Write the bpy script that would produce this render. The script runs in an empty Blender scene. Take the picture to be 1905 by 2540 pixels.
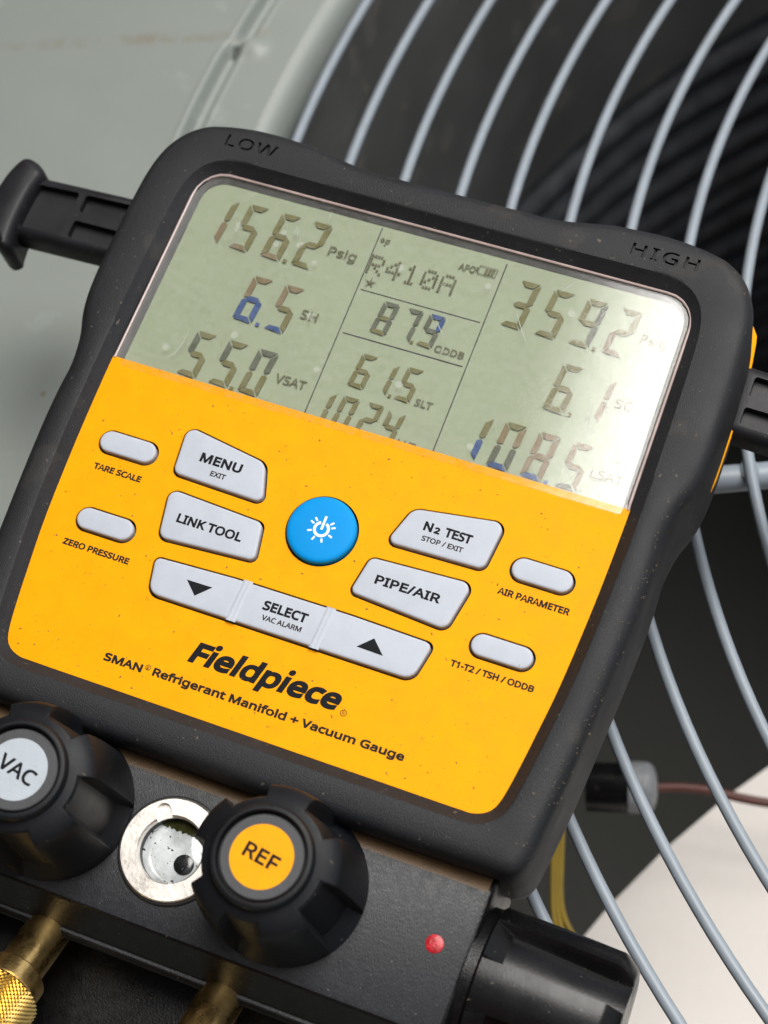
import bpy, bmesh, math, random
from mathutils import Vector, Matrix
from mathutils.geometry import delaunay_2d_cdt
random.seed(7)
SC = bpy.context.scene
COL = SC.collection
R = math.radians
MM = 0.001

# ------------------------------------------------------------------ frames
# gauge frame: millimetres, x right, y towards the top of the instrument, z out of its front panel
# world frame: z up, the top of the air conditioner is level; the gauge leans on its fan guard
RW = Matrix(((0.9997406, 0.0033085, 0.0225354), (0.0, 0.9893939, -0.1452573), (-0.022777, 0.1452196, 0.9891373)))
LIFT = 0.80
GAUGE = Matrix.Translation((0, 0, LIFT)) @ RW.to_4x4()
WIRE_Z = LIFT - 0.07715            # height of the fan guard wires
FAN_X, FAN_Y = 0.3866, 0.2225      # axis of the fan

# ------------------------------------------------------------------ camera
cam_d = bpy.data.cameras.new("camera")
cam = bpy.data.objects.new("camera", cam_d)
COL.objects.link(cam)
right = Vector((0.925066, 0.355007, -0.134991))
up = Vector((-0.285935, 0.884896, 0.367696))
back = Vector((0.249988, -0.301545, 0.920096))
cm = Matrix((right, up, back)).transposed().to_4x4()
cm.translation = Vector((153.1945, -166.4526, 507.8931)) * MM
cam.matrix_world = GAUGE @ cm
cam_d.sensor_fit = 'VERTICAL'
cam_d.sensor_height = 36.0
cam_d.sensor_width = 27.0
cam_d.lens = 4800.0 / 2540.0 * 36.0
cam_d.clip_start = 0.02
cam_d.clip_end = 200.0
cam_d.dof.use_dof = True
cam_d.dof.focus_distance = 0.553
cam_d.dof.aperture_fstop = 0.068 / 0.0055 
SC.camera = cam

# ------------------------------------------------------------------ daylight (bright overcast)
SUN_EL, SUN_AZ = R(71), R(28)
w = bpy.data.worlds.new("World")
SC.world = w
w.use_nodes = True
nt = w.node_tree
nt.nodes.clear()
sky = nt.nodes.new("ShaderNodeTexSky")
sky.sky_type = 'NISHITA'
sky.sun_disc = False
sky.sun_elevation = SUN_EL
sky.sun_rotation = SUN_AZ
sky.dust_density = 4.0
sky.air_density = 1.0
hs = nt.nodes.new("ShaderNodeHueSaturation")
hs.inputs["Saturation"].default_value = 0.35
bg = nt.nodes.new("ShaderNodeBackground")
bg.inputs["Strength"].default_value = 0.06
wo = nt.nodes.new("ShaderNodeOutputWorld")
nt.links.new(sky.outputs[0], hs.inputs["Color"])
nt.links.new(hs.outputs[0], bg.inputs["Color"])
nt.links.new(bg.outputs[0], wo.inputs["Surface"])
sd = bpy.data.lights.new("sun", 'SUN')
sd.energy = 1.5
sd.angle = R(40)
sd.color = (1.0, 0.97, 0.92)
so = bpy.data.objects.new("sun", sd)
COL.objects.link(so)
sdir = Vector((math.sin(SUN_AZ) * math.cos(SUN_EL), math.cos(SUN_AZ) * math.cos(SUN_EL), math.sin(SUN_EL)))
so.rotation_euler = sdir.to_track_quat('Z', 'Y').to_euler()
so.location = (0, 0, 3)
SC.view_settings.view_transform = 'Standard'
SC.view_settings.look = 'None'
SC.view_settings.gamma = 1.0
SC.view_settings.exposure = 1.2

# ------------------------------------------------------------------ materials
def mat(name, col, rough=0.5, metal=0.0, spec=0.5, var=0.0, vscale=60.0, bump=0.0, bscale=900.0, specks=None, coat=0.0, aniso=False):
    """Principled material with procedural colour variation, fine bump and optional small specks (scale, amount, colour)"""
    m = bpy.data.materials.new(name)
    m.use_nodes = True
    t = m.node_tree
    b = t.nodes["Principled BSDF"]
    b.inputs["Base Color"].default_value = (*col, 1)
    b.inputs["Roughness"].default_value = rough
    b.inputs["Metallic"].default_value = metal
    b.inputs["Specular IOR Level"].default_value = spec
    b.inputs["Coat Weight"].default_value = coat
    b.inputs["Coat Roughness"].default_value = 0.12
    tc = t.nodes.new("ShaderNodeTexCoord")
    cur = None
    if var > 0:
        n = t.nodes.new("ShaderNodeTexNoise")
        n.inputs["Scale"].default_value = vscale
        n.inputs["Detail"].default_value = 6
        n.inputs["Roughness"].default_value = 0.65
        t.links.new(tc.outputs["Object"], n.inputs["Vector"])
        mx = t.nodes.new("ShaderNodeMix")
        mx.data_type = 'RGBA'
        mr = t.nodes.new("ShaderNodeMapRange")
        mr.inputs["From Min"].default_value = 0.3
        mr.inputs["From Max"].default_value = 0.7
        t.links.new(n.outputs["Fac"], mr.inputs["Value"])
        t.links.new(mr.outputs[0], mx.inputs[0])
        mx.inputs[6].default_value = (*[c * (1 - var) for c in col], 1)
        mx.inputs[7].default_value = (*[min(1, c * (1 + var)) for c in col], 1)
        cur = mx.outputs[2]
        rr = t.nodes.new("ShaderNodeMapRange")
        rr.inputs["From Min"].default_value = 0.3
        rr.inputs["From Max"].default_value = 0.7
        rr.inputs["To Min"].default_value = max(0, rough - 0.08)
        rr.inputs["To Max"].default_value = min(1, rough + 0.08)
        t.links.new(n.outputs["Fac"], rr.inputs["Value"])
        t.links.new(rr.outputs[0], b.inputs["Roughness"])
    if specks:
        for sc_, amt, sc_col in specks:
            v = t.nodes.new("ShaderNodeTexNoise")
            v.inputs["Scale"].default_value = sc_
            v.inputs["Detail"].default_value = 3
            t.links.new(tc.outputs["Object"], v.inputs["Vector"])
            r2 = t.nodes.new("ShaderNodeMapRange")
            r2.inputs["From Min"].default_value = amt
            r2.inputs["From Max"].default_value = amt + 0.04
            t.links.new(v.outputs["Fac"], r2.inputs["Value"])
            m2 = t.nodes.new("ShaderNodeMix")
            m2.data_type = 'RGBA'
            t.links.new(r2.outputs[0], m2.inputs[0])
            if cur is not None:
                t.links.new(cur, m2.inputs[6])
            else:
                m2.inputs[6].default_value = (*col, 1)
            m2.inputs[7].default_value = (*sc_col, 1)
            cur = m2.outputs[2]
    if cur is not None:
        t.links.new(cur, b.inputs["Base Color"])
    if bump > 0:
        n2 = t.nodes.new("ShaderNodeTexNoise")
        n2.inputs["Scale"].default_value = bscale
        n2.inputs["Detail"].default_value = 3
        if aniso:
            mp = t.nodes.new("ShaderNodeMapping")
            mp.inputs["Scale"].default_value = (1.0, 0.35, 1.0)
            t.links.new(tc.outputs["Object"], mp.inputs["Vector"])
            t.links.new(mp.outputs[0], n2.inputs["Vector"])
        else:
            t.links.new(tc.outputs["Object"], n2.inputs["Vector"])
        bp = t.nodes.new("ShaderNodeBump")
        bp.inputs["Strength"].default_value = bump
        bp.inputs["Distance"].default_value = 0.0002
        t.links.new(n2.outputs["Fac"], bp.inputs["Height"])
        t.links.new(bp.outputs[0], b.inputs["Normal"])
    return m

M = {}
DUST = (0.10, 0.085, 0.065)
M['rubber'] = mat("boot_rubber", (0.016, 0.017, 0.0195), 0.56, spec=0.28, var=0.18, vscale=45, bump=0.7, bscale=2400, specks=[(55, 0.60, (0.026, 0.0255, 0.025)), (700, 0.69, DUST)])
M['black'] = mat("black_plastic", (0.012, 0.012, 0.0145), 0.48, spec=0.3, var=0.2, vscale=60, bump=0.25, bscale=1800, specks=[(900, 0.70, DUST)])
M['knob'] = mat("knob_rubber", (0.006, 0.007, 0.009), 0.5, spec=0.25, var=0.2, vscale=70, bump=0.12, bscale=900, specks=[(900, 0.71, DUST)])
M['knobbrown'] = mat("knob_groove_reflection", (0.030, 0.021, 0.013), 0.5, var=0.3, vscale=90, bump=0.15, bscale=900)  # brown reflection in the knob grooves, given as base colour
M['cap'] = mat("knob_cap_plastic", (0.055, 0.057, 0.062), 0.6, var=0.2, vscale=200, bump=0.7, bscale=2200)
M['powder'] = mat("powder_coated_metal", (0.013, 0.0145, 0.018), 0.45, metal=0.0, spec=0.45, var=0.2, vscale=400, bump=0.55, bscale=3000, aniso=True, specks=[(1500, 0.70, (0.2, 0.2, 0.21))])
M['blackmetal'] = mat("black_enamel", (0.0045, 0.0045, 0.005), 0.32, spec=0.28, var=0.2, vscale=300, bump=0.4, bscale=1700, specks=[(700, 0.72, DUST)])
M['brownreflect'] = mat("brown_reflection_edge", (0.125, 0.075, 0.036), 0.5, spec=0.4, var=0.35, vscale=70, bump=0.4, bscale=1600, specks=[(600, 0.70, (0.16, 0.12, 0.07))])  # brown reflection of the surroundings painted into the base colour
M['orange'] = mat("orange_faceplate", (0.87, 0.355, 0.001), 0.5, spec=0.08, var=0.06, vscale=120, bump=0.12, bscale=1400,
                  specks=[(420, 0.725, (0.30, 0.09, 0.01)), (1000, 0.705, (0.46, 0.15, 0.008))])
M['label'] = mat("orange_label", (0.87, 0.355, 0.001), 0.5, spec=0.15, var=0.05, vscale=200, bump=0.4, bscale=2200)
M['vac'] = mat("grey_label", (0.42, 0.47, 0.52), 0.5, var=0.05, vscale=200, bump=0.5, bscale=2200)
M['button'] = mat("grey_button_rubber", (0.445, 0.480, 0.540), 0.52, spec=0.25, var=0.05, vscale=150, bump=0.08, bscale=900, specks=[(600, 0.75, (0.25, 0.22, 0.2))])
M['blue'] = mat("blue_button_rubber", (0.0, 0.262, 0.66), 0.55, spec=0.15, var=0.05, vscale=150, bump=0.08, bscale=900, specks=[(300, 0.77, (0.10, 0.16, 0.24))])
M['white'] = mat("white_print", (0.85, 0.87, 0.88), 0.6, var=0.03)
M['ink'] = mat("black_print", (0.010, 0.011, 0.013), 0.7, spec=0.12, var=0.3, vscale=800, bump=0.9, bscale=2400)
M['inkgrey'] = mat("worn_black_print", (0.020, 0.018, 0.014), 0.7, spec=0.12, var=0.3, vscale=900, bump=0.9, bscale=2400)
M['lcd'] = mat("lcd_backing", (0.315, 0.365, 0.245), 0.55, spec=0.3, var=0.05, vscale=60, bump=0.1, bscale=2500)
M['lcdwall'] = mat("lcd_recess_wall", (0.125, 0.122, 0.120), 0.5, var=0.2)
M['rim'] = mat("window_edge", (0.42, 0.33, 0.31), 0.25, spec=0.6, var=0.15, vscale=90)
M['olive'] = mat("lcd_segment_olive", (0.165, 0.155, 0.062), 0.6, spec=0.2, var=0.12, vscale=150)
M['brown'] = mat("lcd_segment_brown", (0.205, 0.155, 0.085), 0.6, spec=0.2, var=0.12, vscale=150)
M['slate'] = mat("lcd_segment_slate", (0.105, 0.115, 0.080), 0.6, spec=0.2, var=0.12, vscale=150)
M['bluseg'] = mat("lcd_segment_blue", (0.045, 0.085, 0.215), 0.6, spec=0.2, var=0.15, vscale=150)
M['ghost'] = mat("lcd_caption", (0.135, 0.135, 0.070), 0.6, spec=0.2, var=0.12, vscale=150)
M['line'] = mat("lcd_line", (0.050, 0.055, 0.050), 0.6, spec=0.2, var=0.1)
M['steel'] = mat("satin_nickel", (0.82, 0.775, 0.72), 0.44, metal=1.0, var=0.10, vscale=200, bump=0.25, bscale=900, specks=[(500, 0.74, (0.30, 0.27, 0.23))])
M['gloss'] = mat('glossy_black_knob', (0.004, 0.004, 0.0045), 0.26, spec=0.28, var=0.2, vscale=90, bump=0.15, bscale=1500, specks=[(800, 0.71, DUST)])
M['darkring'] = mat("dark_gasket", (0.012, 0.012, 0.012), 0.5, var=0.2)
M['cloud'] = mat("sight_glass_cloud_reflection", (0.52, 0.555, 0.565), 0.10, spec=0.7, var=0.45, vscale=110, specks=[(900, 0.64, (0.05, 0.05, 0.05))], coat=0.6)  # pale mottling is the reflected bright cloud, put into the base colour
M['greenglass'] = mat("green_glass_shade", (0.035, 0.038, 0.010), 0.12, spec=0.6, var=0.3, vscale=200, coat=0.5)
M['ball'] = mat("black_ball", (0.012, 0.014, 0.014), 0.2, var=0.3, vscale=300, specks=[(900, 0.66, (0.2, 0.2, 0.2))], coat=0.3)
M['red'] = mat("red_dot", (0.42, 0.008, 0.016), 0.35, var=0.35, vscale=500, bump=0.8, bscale=900, specks=[(600, 0.62, (0.55, 0.10, 0.11))])
M['brass'] = mat("turned_brass", (0.82, 0.56, 0.22), 0.30, metal=1.0, var=0.16, vscale=120, bump=0.25, bscale=700, specks=[(160, 0.72, (0.55, 0.34, 0.14))])
M['brightbrass'] = mat("knurled_brass", (0.78, 0.55, 0.18), 0.20, metal=1.0, var=0.12, vscale=200)
M['wire'] = mat("grey_blue_wire_coating", (0.235, 0.272, 0.310), 0.42, var=0.08, vscale=60, bump=0.1, bscale=300, specks=[(90, 0.70, (0.10, 0.095, 0.085)), (400, 0.72, (0.40, 0.42, 0.44))])
M['dark_inside'] = mat("dark_cabinet", (0.014, 0.0145, 0.012), 0.8, var=0.5, vscale=9)
M['coil'] = mat("spine_fin_coil", (0.055, 0.058, 0.064), 0.75, var=0.5, vscale=60, bump=1.0, bscale=300)
M['shroud'] = mat("shaded_shroud_paint", (0.105, 0.110, 0.104), 0.55, var=0.22, vscale=14, bump=0.1, bscale=200, specks=[(25, 0.62, (0.14, 0.138, 0.128)), (70, 0.70, (0.17, 0.155, 0.13))])  # panel's grey green with the opening's shade darkened in, plus mud stains
M['blade'] = mat("pale_fan_blade", (0.62, 0.585, 0.545), 0.5, var=0.06, vscale=30, bump=0.1, bscale=300)
M['yellowwire'] = mat("yellow_wire", (0.30, 0.20, 0.012), 0.5, var=0.2)
M['redwire'] = mat("red_brown_wire", (0.09, 0.026, 0.018), 0.5, var=0.2)
M['greyplastic'] = mat("grey_connector", (0.24, 0.25, 0.26), 0.35, var=0.3, vscale=120)
M['scratch'] = mat('film_scratch', (0.42, 0.45, 0.42), 0.6, var=0.1)
M['dirt'] = mat("dried_dirt", (0.17, 0.075, 0.02), 0.8, var=0.4, vscale=500)
M['grit'] = mat("plant_grit", (0.22, 0.16, 0.08), 0.8, var=0.4, vscale=500)
M['soil'] = mat("garden_soil", (0.10, 0.075, 0.050), 0.9, var=0.4, vscale=3, bump=0.5, bscale=40)

# painted sheet metal with a faint rusty run-off trail
def panel_material():
    m = mat("painted_sheet_metal", (0.232, 0.258, 0.240), 0.42, spec=0.45, var=0.035, vscale=9, bump=0.06, bscale=350,
            specks=[(160, 0.74, (0.19, 0.165, 0.12)), (45, 0.66, (0.255, 0.283, 0.266)), (420, 0.735, (0.33, 0.355, 0.34))])
    t = m.node_tree
    b = t.nodes["Principled BSDF"]
    old = b.inputs["Base Color"].links[0].from_socket
    tc = t.nodes.new("ShaderNodeTexCoord")
    mp = t.nodes.new("ShaderNodeMapping")
    mp.vector_type = 'TEXTURE'
    mp.inputs["Location"].default_value = TRAIL_AT
    mp.inputs["Rotation"].default_value = (0, 0, TRAIL_ROT)
    t.links.new(tc.outputs["Object"], mp.inputs["Vector"])
    sx = t.nodes.new("ShaderNodeSeparateXYZ")
    t.links.new(mp.outputs[0], sx.inputs[0])
    def math_(op, a, bb=None, clamp=False):
        n = t.nodes.new("ShaderNodeMath")
        n.operation = op
        n.use_clamp = clamp
        for i, v in enumerate((a, bb)):
            if v is None:
                continue
            if isinstance(v, (int, float)):
                n.inputs[i].default_value = v
            else:
                t.links.new(v, n.inputs[i])
        return n.outputs[0]
    ns = t.nodes.new("ShaderNodeTexNoise")
    ns.inputs["Scale"].default_value = 130
    ns.inputs["Detail"].default_value = 5
    t.links.new(tc.outputs["Object"], ns.inputs["Vector"])
    ay = math_('ABSOLUTE', sx.outputs[1])
    band = math_('SUBTRACT', 1.0, math_('DIVIDE', ay, 0.004), True)
    lenm = math_('SUBTRACT', 1.0, math_('DIVIDE', math_('ABSOLUTE', sx.outputs[0]), 0.062), True)
    lenm = math_('MULTIPLY', lenm, 3.0, True)
    msk = math_('MULTIPLY', math_('MULTIPLY', band, lenm), math_('MULTIPLY', math_('SUBTRACT', ns.outputs["Fac"], 0.42), 5.0, True))
    mx = t.nodes.new("ShaderNodeMix")
    mx.data_type = 'RGBA'
    t.links.new(math_('MULTIPLY', msk, 0.6), mx.inputs[0])
    t.links.new(old, mx.inputs[6])
    mx.inputs[7].default_value = (0.20, 0.145, 0.085, 1)
    t.links.new(mx.outputs[2], b.inputs["Base Color"])
    return m

def clear_material(name, rough, haze, hz_scale, strength=1.0):
    """thin clear sheet: lets light through, reflects by angle, carries a little scuffed white haze"""
    m = bpy.data.materials.new(name)
    m.use_nodes = True
    t = m.node_tree
    t.nodes.clear()
    out = t.nodes.new("ShaderNodeOutputMaterial")
    tr = t.nodes.new("ShaderNodeBsdfTransparent")
    gl = t.nodes.new("ShaderNodeBsdfGlossy")
    gl.inputs["Roughness"].default_value = rough
    df = t.nodes.new("ShaderNodeBsdfDiffuse")
    df.inputs["Color"].default_value = (0.75, 0.78, 0.78, 1)
    # Schlick reflectance of a thin sheet, the same from both sides
    geo = t.nodes.new("ShaderNodeNewGeometry")
    dt = t.nodes.new("ShaderNodeVectorMath")
    dt.operation = 'DOT_PRODUCT'
    t.links.new(geo.outputs["Normal"], dt.inputs[0])
    t.links.new(geo.outputs["Incoming"], dt.inputs[1])
    def mth(op, a, b_=None):
        n_ = t.nodes.new("ShaderNodeMath")
        n_.operation = op
        for i_, v_ in enumerate((a, b_)):
            if v_ is None:
                continue
            if isinstance(v_, float):
                n_.inputs[i_].default_value = v_
            else:
                t.links.new(v_, n_.inputs[i_])
        return n_.outputs[0]
    pw5 = mth('POWER', mth('SUBTRACT', 1.0, mth('ABSOLUTE', dt.outputs["Value"])), 5.0)
    fsum = mth('MULTIPLY', mth('ADD', mth('MULTIPLY', pw5, 0.9), 0.056), strength)
    class fm:
        outputs = [fsum]
    m1 = t.nodes.new("ShaderNodeMixShader")
    t.links.new(fm.outputs[0], m1.inputs[0])
    t.links.new(tr.outputs[0], m1.inputs[1])
    t.links.new(gl.outputs[0], m1.inputs[2])
    tc = t.nodes.new("ShaderNodeTexCoord")
    # soft scuffs
    n = t.nodes.new("ShaderNodeTexNoise")
    n.inputs["Scale"].default_value = hz_scale
    n.inputs["Detail"].default_value = 8
    n.inputs["Roughness"].default_value = 0.75
    t.links.new(tc.outputs["Object"], n.inputs["Vector"])
    r1 = t.nodes.new("ShaderNodeMapRange")
    r1.inputs["From Min"].default_value = 0.40
    r1.inputs["From Max"].default_value = 0.75
    r1.inputs["To Max"].default_value = haze
    t.links.new(n.outputs["Fac"], r1.inputs["Value"])
    # dried drops: some cells of a voronoi pattern carry a small pale disc
    v = t.nodes.new("ShaderNodeTexVoronoi")
    v.inputs["Scale"].default_value = 150
    t.links.new(tc.outputs["Object"], v.inputs["Vector"])
    ds = t.nodes.new("ShaderNodeMapRange")
    ds.inputs["From Min"].default_value = 0.20
    ds.inputs["From Max"].default_value = 0.14
    t.links.new(v.outputs["Distance"], ds.inputs["Value"])
    sp = t.nodes.new("ShaderNodeSeparateColor")
    t.links.new(v.outputs["Color"], sp.inputs[0])
    pick = t.nodes.new("ShaderNodeMath")
    pick.operation = 'GREATER_THAN'
    pick.inputs[1].default_value = 0.72
    t.links.new(sp.outputs[0], pick.inputs[0])
    mu = t.nodes.new("ShaderNodeMath")
    mu.operation = 'MULTIPLY'
    t.links.new(ds.outputs[0], mu.inputs[0])
    t.links.new(pick.outputs[0], mu.inputs[1])
    mu2 = t.nodes.new("ShaderNodeMath")
    mu2.operation = 'MULTIPLY_ADD'
    mu2.inputs[1].default_value = haze * 1.4
    t.links.new(mu.outputs[0], mu2.inputs[0])
    t.links.new(r1.outputs[0], mu2.inputs[2])
    m2 = t.nodes.new("ShaderNodeMixShader")
    t.links.new(mu2.outputs[0], m2.inputs[0])
    t.links.new(m1.outputs[0], m2.inputs[1])
    t.links.new(df.outputs[0], m2.inputs[2])
    bp = t.nodes.new("ShaderNodeBump")
    bp.inputs["Strength"].default_value = 0.05
    bp.inputs["Distance"].default_value = 0.0005
    t.links.new(n.outputs["Fac"], bp.inputs["Height"])
    t.links.new(bp.outputs[0], gl.inputs["Normal"])
    t.links.new(m2.outputs[0], out.inputs["Surface"])
    return m
M['clear'] = clear_material("clear_window", 0.02, 0.02, 300, 1.0)
M['film'] = clear_material("protective_film", 0.02, 0.10, 420, 1.0)

# ------------------------------------------------------------------ mesh helpers
def link(o, parent=None):
    COL.objects.link(o)
    if parent is not None:
        o.parent = parent
    return o

def add(name, verts, faces, m, parent=None, sharp=35, scale=MM, mats=None, midx=None):
    me = bpy.data.meshes.new(name)
    me.from_pydata([(v[0] * scale, v[1] * scale, v[2] * scale) for v in verts], [], faces)
    bm = bmesh.new()
    bm.from_mesh(me)
    bmesh.ops.remove_doubles(bm, verts=bm.verts, dist=1e-7)
    bmesh.ops.recalc_face_normals(bm, faces=bm.faces)
    bm.to_mesh(me)
    bm.free()
    for mm_ in (mats or [m]):
        me.materials.append(mm_)
    if midx:
        me.polygons.foreach_set("material_index", midx)
    me.polygons.foreach_set("use_smooth", [True] * len(me.polygons))
    me.set_sharp_from_angle(angle=R(sharp))
    me.update()
    return link(bpy.data.objects.new(name, me), parent)

def empty(name, loc=(0, 0, 0)):
    o = bpy.data.objects.new(name, None)
    o.empty_display_size = 0.05
    o.location = loc
    COL.objects.link(o)
    return o

def tag(o, label=None, cat=None, group=None, kind=None):
    for k, v in (("label", label), ("category", cat), ("group", group), ("kind", kind)):
        if v:
            o[k] = v
    return o

def rounded(corners, seg=8):
    """polygon (x, y, radius) -> points with rounded corners, counter-clockwise"""
    n = len(corners)
    out = []
    for i in range(n):
        p = Vector(corners[i][:2]); r = corners[i][2]
        a = (Vector(corners[i - 1][:2]) - p).normalized()
        b = (Vector(corners[(i + 1) % n][:2]) - p).normalized()
        ang = a.angle(b)
        d = r / math.tan(ang / 2)
        c = p + (a + b).normalized() * (r / math.sin(ang / 2))
        s, e = p + a * d - c, p + b * d - c
        a0 = math.atan2(s.y, s.x)
        da = (math.atan2(e.y, e.x) - a0 + math.pi) % (2 * math.pi) - math.pi
        for k in range(seg + 1):
            t = a0 + da * k / seg
            out.append((c.x + r * math.cos(t), c.y + r * math.sin(t)))
    return ccw(out)

def ccw(p):
    area = sum(p[i - 1][0] * p[i][1] - p[i][0] * p[i - 1][1] for i in range(len(p)))
    return p if area > 0 else p[::-1]

def resample(p, n, closed=True):
    q = p + [p[0]] if closed else p
    L = [0]
    for i in range(1, len(q)):
        L.append(L[-1] + math.hypot(q[i][0] - q[i - 1][0], q[i][1] - q[i - 1][1]))
    out = []
    j = 0
    m = n if closed else n - 1
    for k in range(n):
        s = L[-1] * k / m
        while j < len(L) - 2 and L[j + 1] < s:
            j += 1
        t = (s - L[j]) / max(1e-9, L[j + 1] - L[j])
        out.append(tuple(q[j][c] + (q[j + 1][c] - q[j][c]) * t for c in range(len(q[0]))))
    return out

def smooth_closed(p, n):
    """Catmull-Rom through closed points, resampled"""
    out = []
    N = len(p)
    for i in range(N):
        a, b, c, d = (Vector(p[(i + k - 1) % N]) for k in range(4))
        for k in range(8):
            t = k / 8
            q = 0.5 * (2 * b + (c - a) * t + (2 * a - 5 * b + 4 * c - d) * t * t + (3 * b - a - 3 * c + d) * t ** 3)
            out.append(tuple(q))
    return resample(out, n)

def inset(p, d):
    """move a counter-clockwise closed outline inwards by d"""
    if abs(d) < 1e-9:
        return list(p)
    n = len(p)
    out = []
    for i in range(n):
        a, b, c = Vector(p[i - 1]), Vector(p[i]), Vector(p[(i + 1) % n])
        e1, e2 = (b - a), (c - b)
        if e1.length < 1e-9 or e2.length < 1e-9:
            out.append(p[i]); continue
        n1 = Vector((-e1.y, e1.x)).normalized(); n2 = Vector((-e2.y, e2.x)).normalized()
        m = (n1 + n2)
        m.normalize()
        crs = e1.x * e2.y - e1.y * e2.x
        k = min(6.0 if crs * d > 0 else 1.6, 1 / max(0.12, m.dot(n1)))
        out.append((b.x + m.x * d * k, b.y + m.y * d * k))
    return out

def loft(rings, cap0=False, cap1=False, closed=True):
    n = len(rings[0])
    V = [v for r in rings for v in r]
    F = []
    for i in range(len(rings) - 1):
        for k in range(n if closed else n - 1):
            a, b = i * n + k, i * n + (k + 1) % n
            F.append((a, b, b + n, a + n))
    if cap0:
        F.append(tuple(range(n))[::-1])
    if cap1:
        F.append(tuple((len(rings) - 1) * n + k for k in range(n)))
    return V, F

def pad(outline, prof, cap0=False, cap1=True):
    """raised pad: outline with a profile of (inset, z)"""
    return loft([[(x, y, z) for x, y in inset(outline, d)] for d, z in prof], cap0, cap1)

def lathe(prof, n=64, axis='z', cap0=True, cap1=True, c=(0, 0, 0)):
    rings = []
    for r, h in prof:
        ring = []
        for k in range(n):
            a = 2 * math.pi * k / n
            x, y = r * math.cos(a), r * math.sin(a)
            ring.append((c[0] + x, c[1] + y, c[2] + h))
        rings.append(ring)
    return loft(rings, cap0, cap1)

def circle(cx, cy, r, n=64):
    return [(cx + r * math.cos(2 * math.pi * k / n), cy + r * math.sin(2 * math.pi * k / n)) for k in range(n)]

def merge(parts):
    V, F = [], []
    for v, f in parts:
        o = len(V)
        V += v
        F += [tuple(i + o for i in q) for q in f]
    return V, F

def box(x0, y0, z0, x1, y1, z1):
    v = [(x, y, z) for z in (z0, z1) for y in (y0, y1) for x in (x0, x1)]
    return v, [(0, 2, 3, 1), (4, 5, 7, 6), (0, 1, 5, 4), (2, 6, 7, 3), (0, 4, 6, 2), (1, 3, 7, 5)]

def odd_inside(pt, loops, boxes):
    c = False
    x, y = pt
    for lp, (x0, y0, x1, y1) in zip(loops, boxes):
        if x < x0 or x > x1 or y < y0 or y > y1:
            continue
        for i in range(len(lp)):
            ax, ay = lp[i - 1]; bx, by = lp[i]
            if (ay > y) != (by > y) and x < (bx - ax) * (y - ay) / (by - ay) + ax:
                c = not c
    return c

def flat_fill(name, loops, z, thick, m, parent):
    """flat shape with holes (even-odd) whose top lies at z, thick mm deep; loops in mm"""
    pts, edges = [], []
    for lp in loops:
        o = len(pts)
        pts += [Vector((q[0], q[1])) for q in lp]
        edges += [(o + k, o + (k + 1) % len(lp)) for k in range(len(lp))]
    vv, ee, ff, _a, _b, _c = delaunay_2d_cdt(pts, edges, [], 0, 1e-6)
    boxes = [(min(p[0] for p in l), min(p[1] for p in l), max(p[0] for p in l), max(p[1] for p in l)) for l in loops]
    keep = []
    for f in ff:
        cx = sum(vv[k].x for k in f) / len(f); cy = sum(vv[k].y for k in f) / len(f)
        if odd_inside((cx, cy), loops, boxes):
            keep.append(tuple(f))
    n = len(vv)
    V = [(q.x, q.y, z) for q in vv] + [(q.x, q.y, z - thick) for q in vv]
    F = list(keep) + [tuple(k + n for k in f[::-1]) for f in keep]
    cnt = {}
    for f in keep:
        for k in range(len(f)):
            a_, b_ = f[k], f[(k + 1) % len(f)]
            cnt[(a_, b_)] = cnt.get((a_, b_), 0) + 1
    for (a_, b_) in cnt:
        if (b_, a_) not in cnt:
            F.append((b_, a_, a_ + n, b_ + n))
    used = sorted({k for f in F for k in f})
    ix = {k: i for i, k in enumerate(used)}
    return add(name, [V[k] for k in used], [tuple(ix[k] for k in f) for f in F], m, parent, 20)

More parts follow.
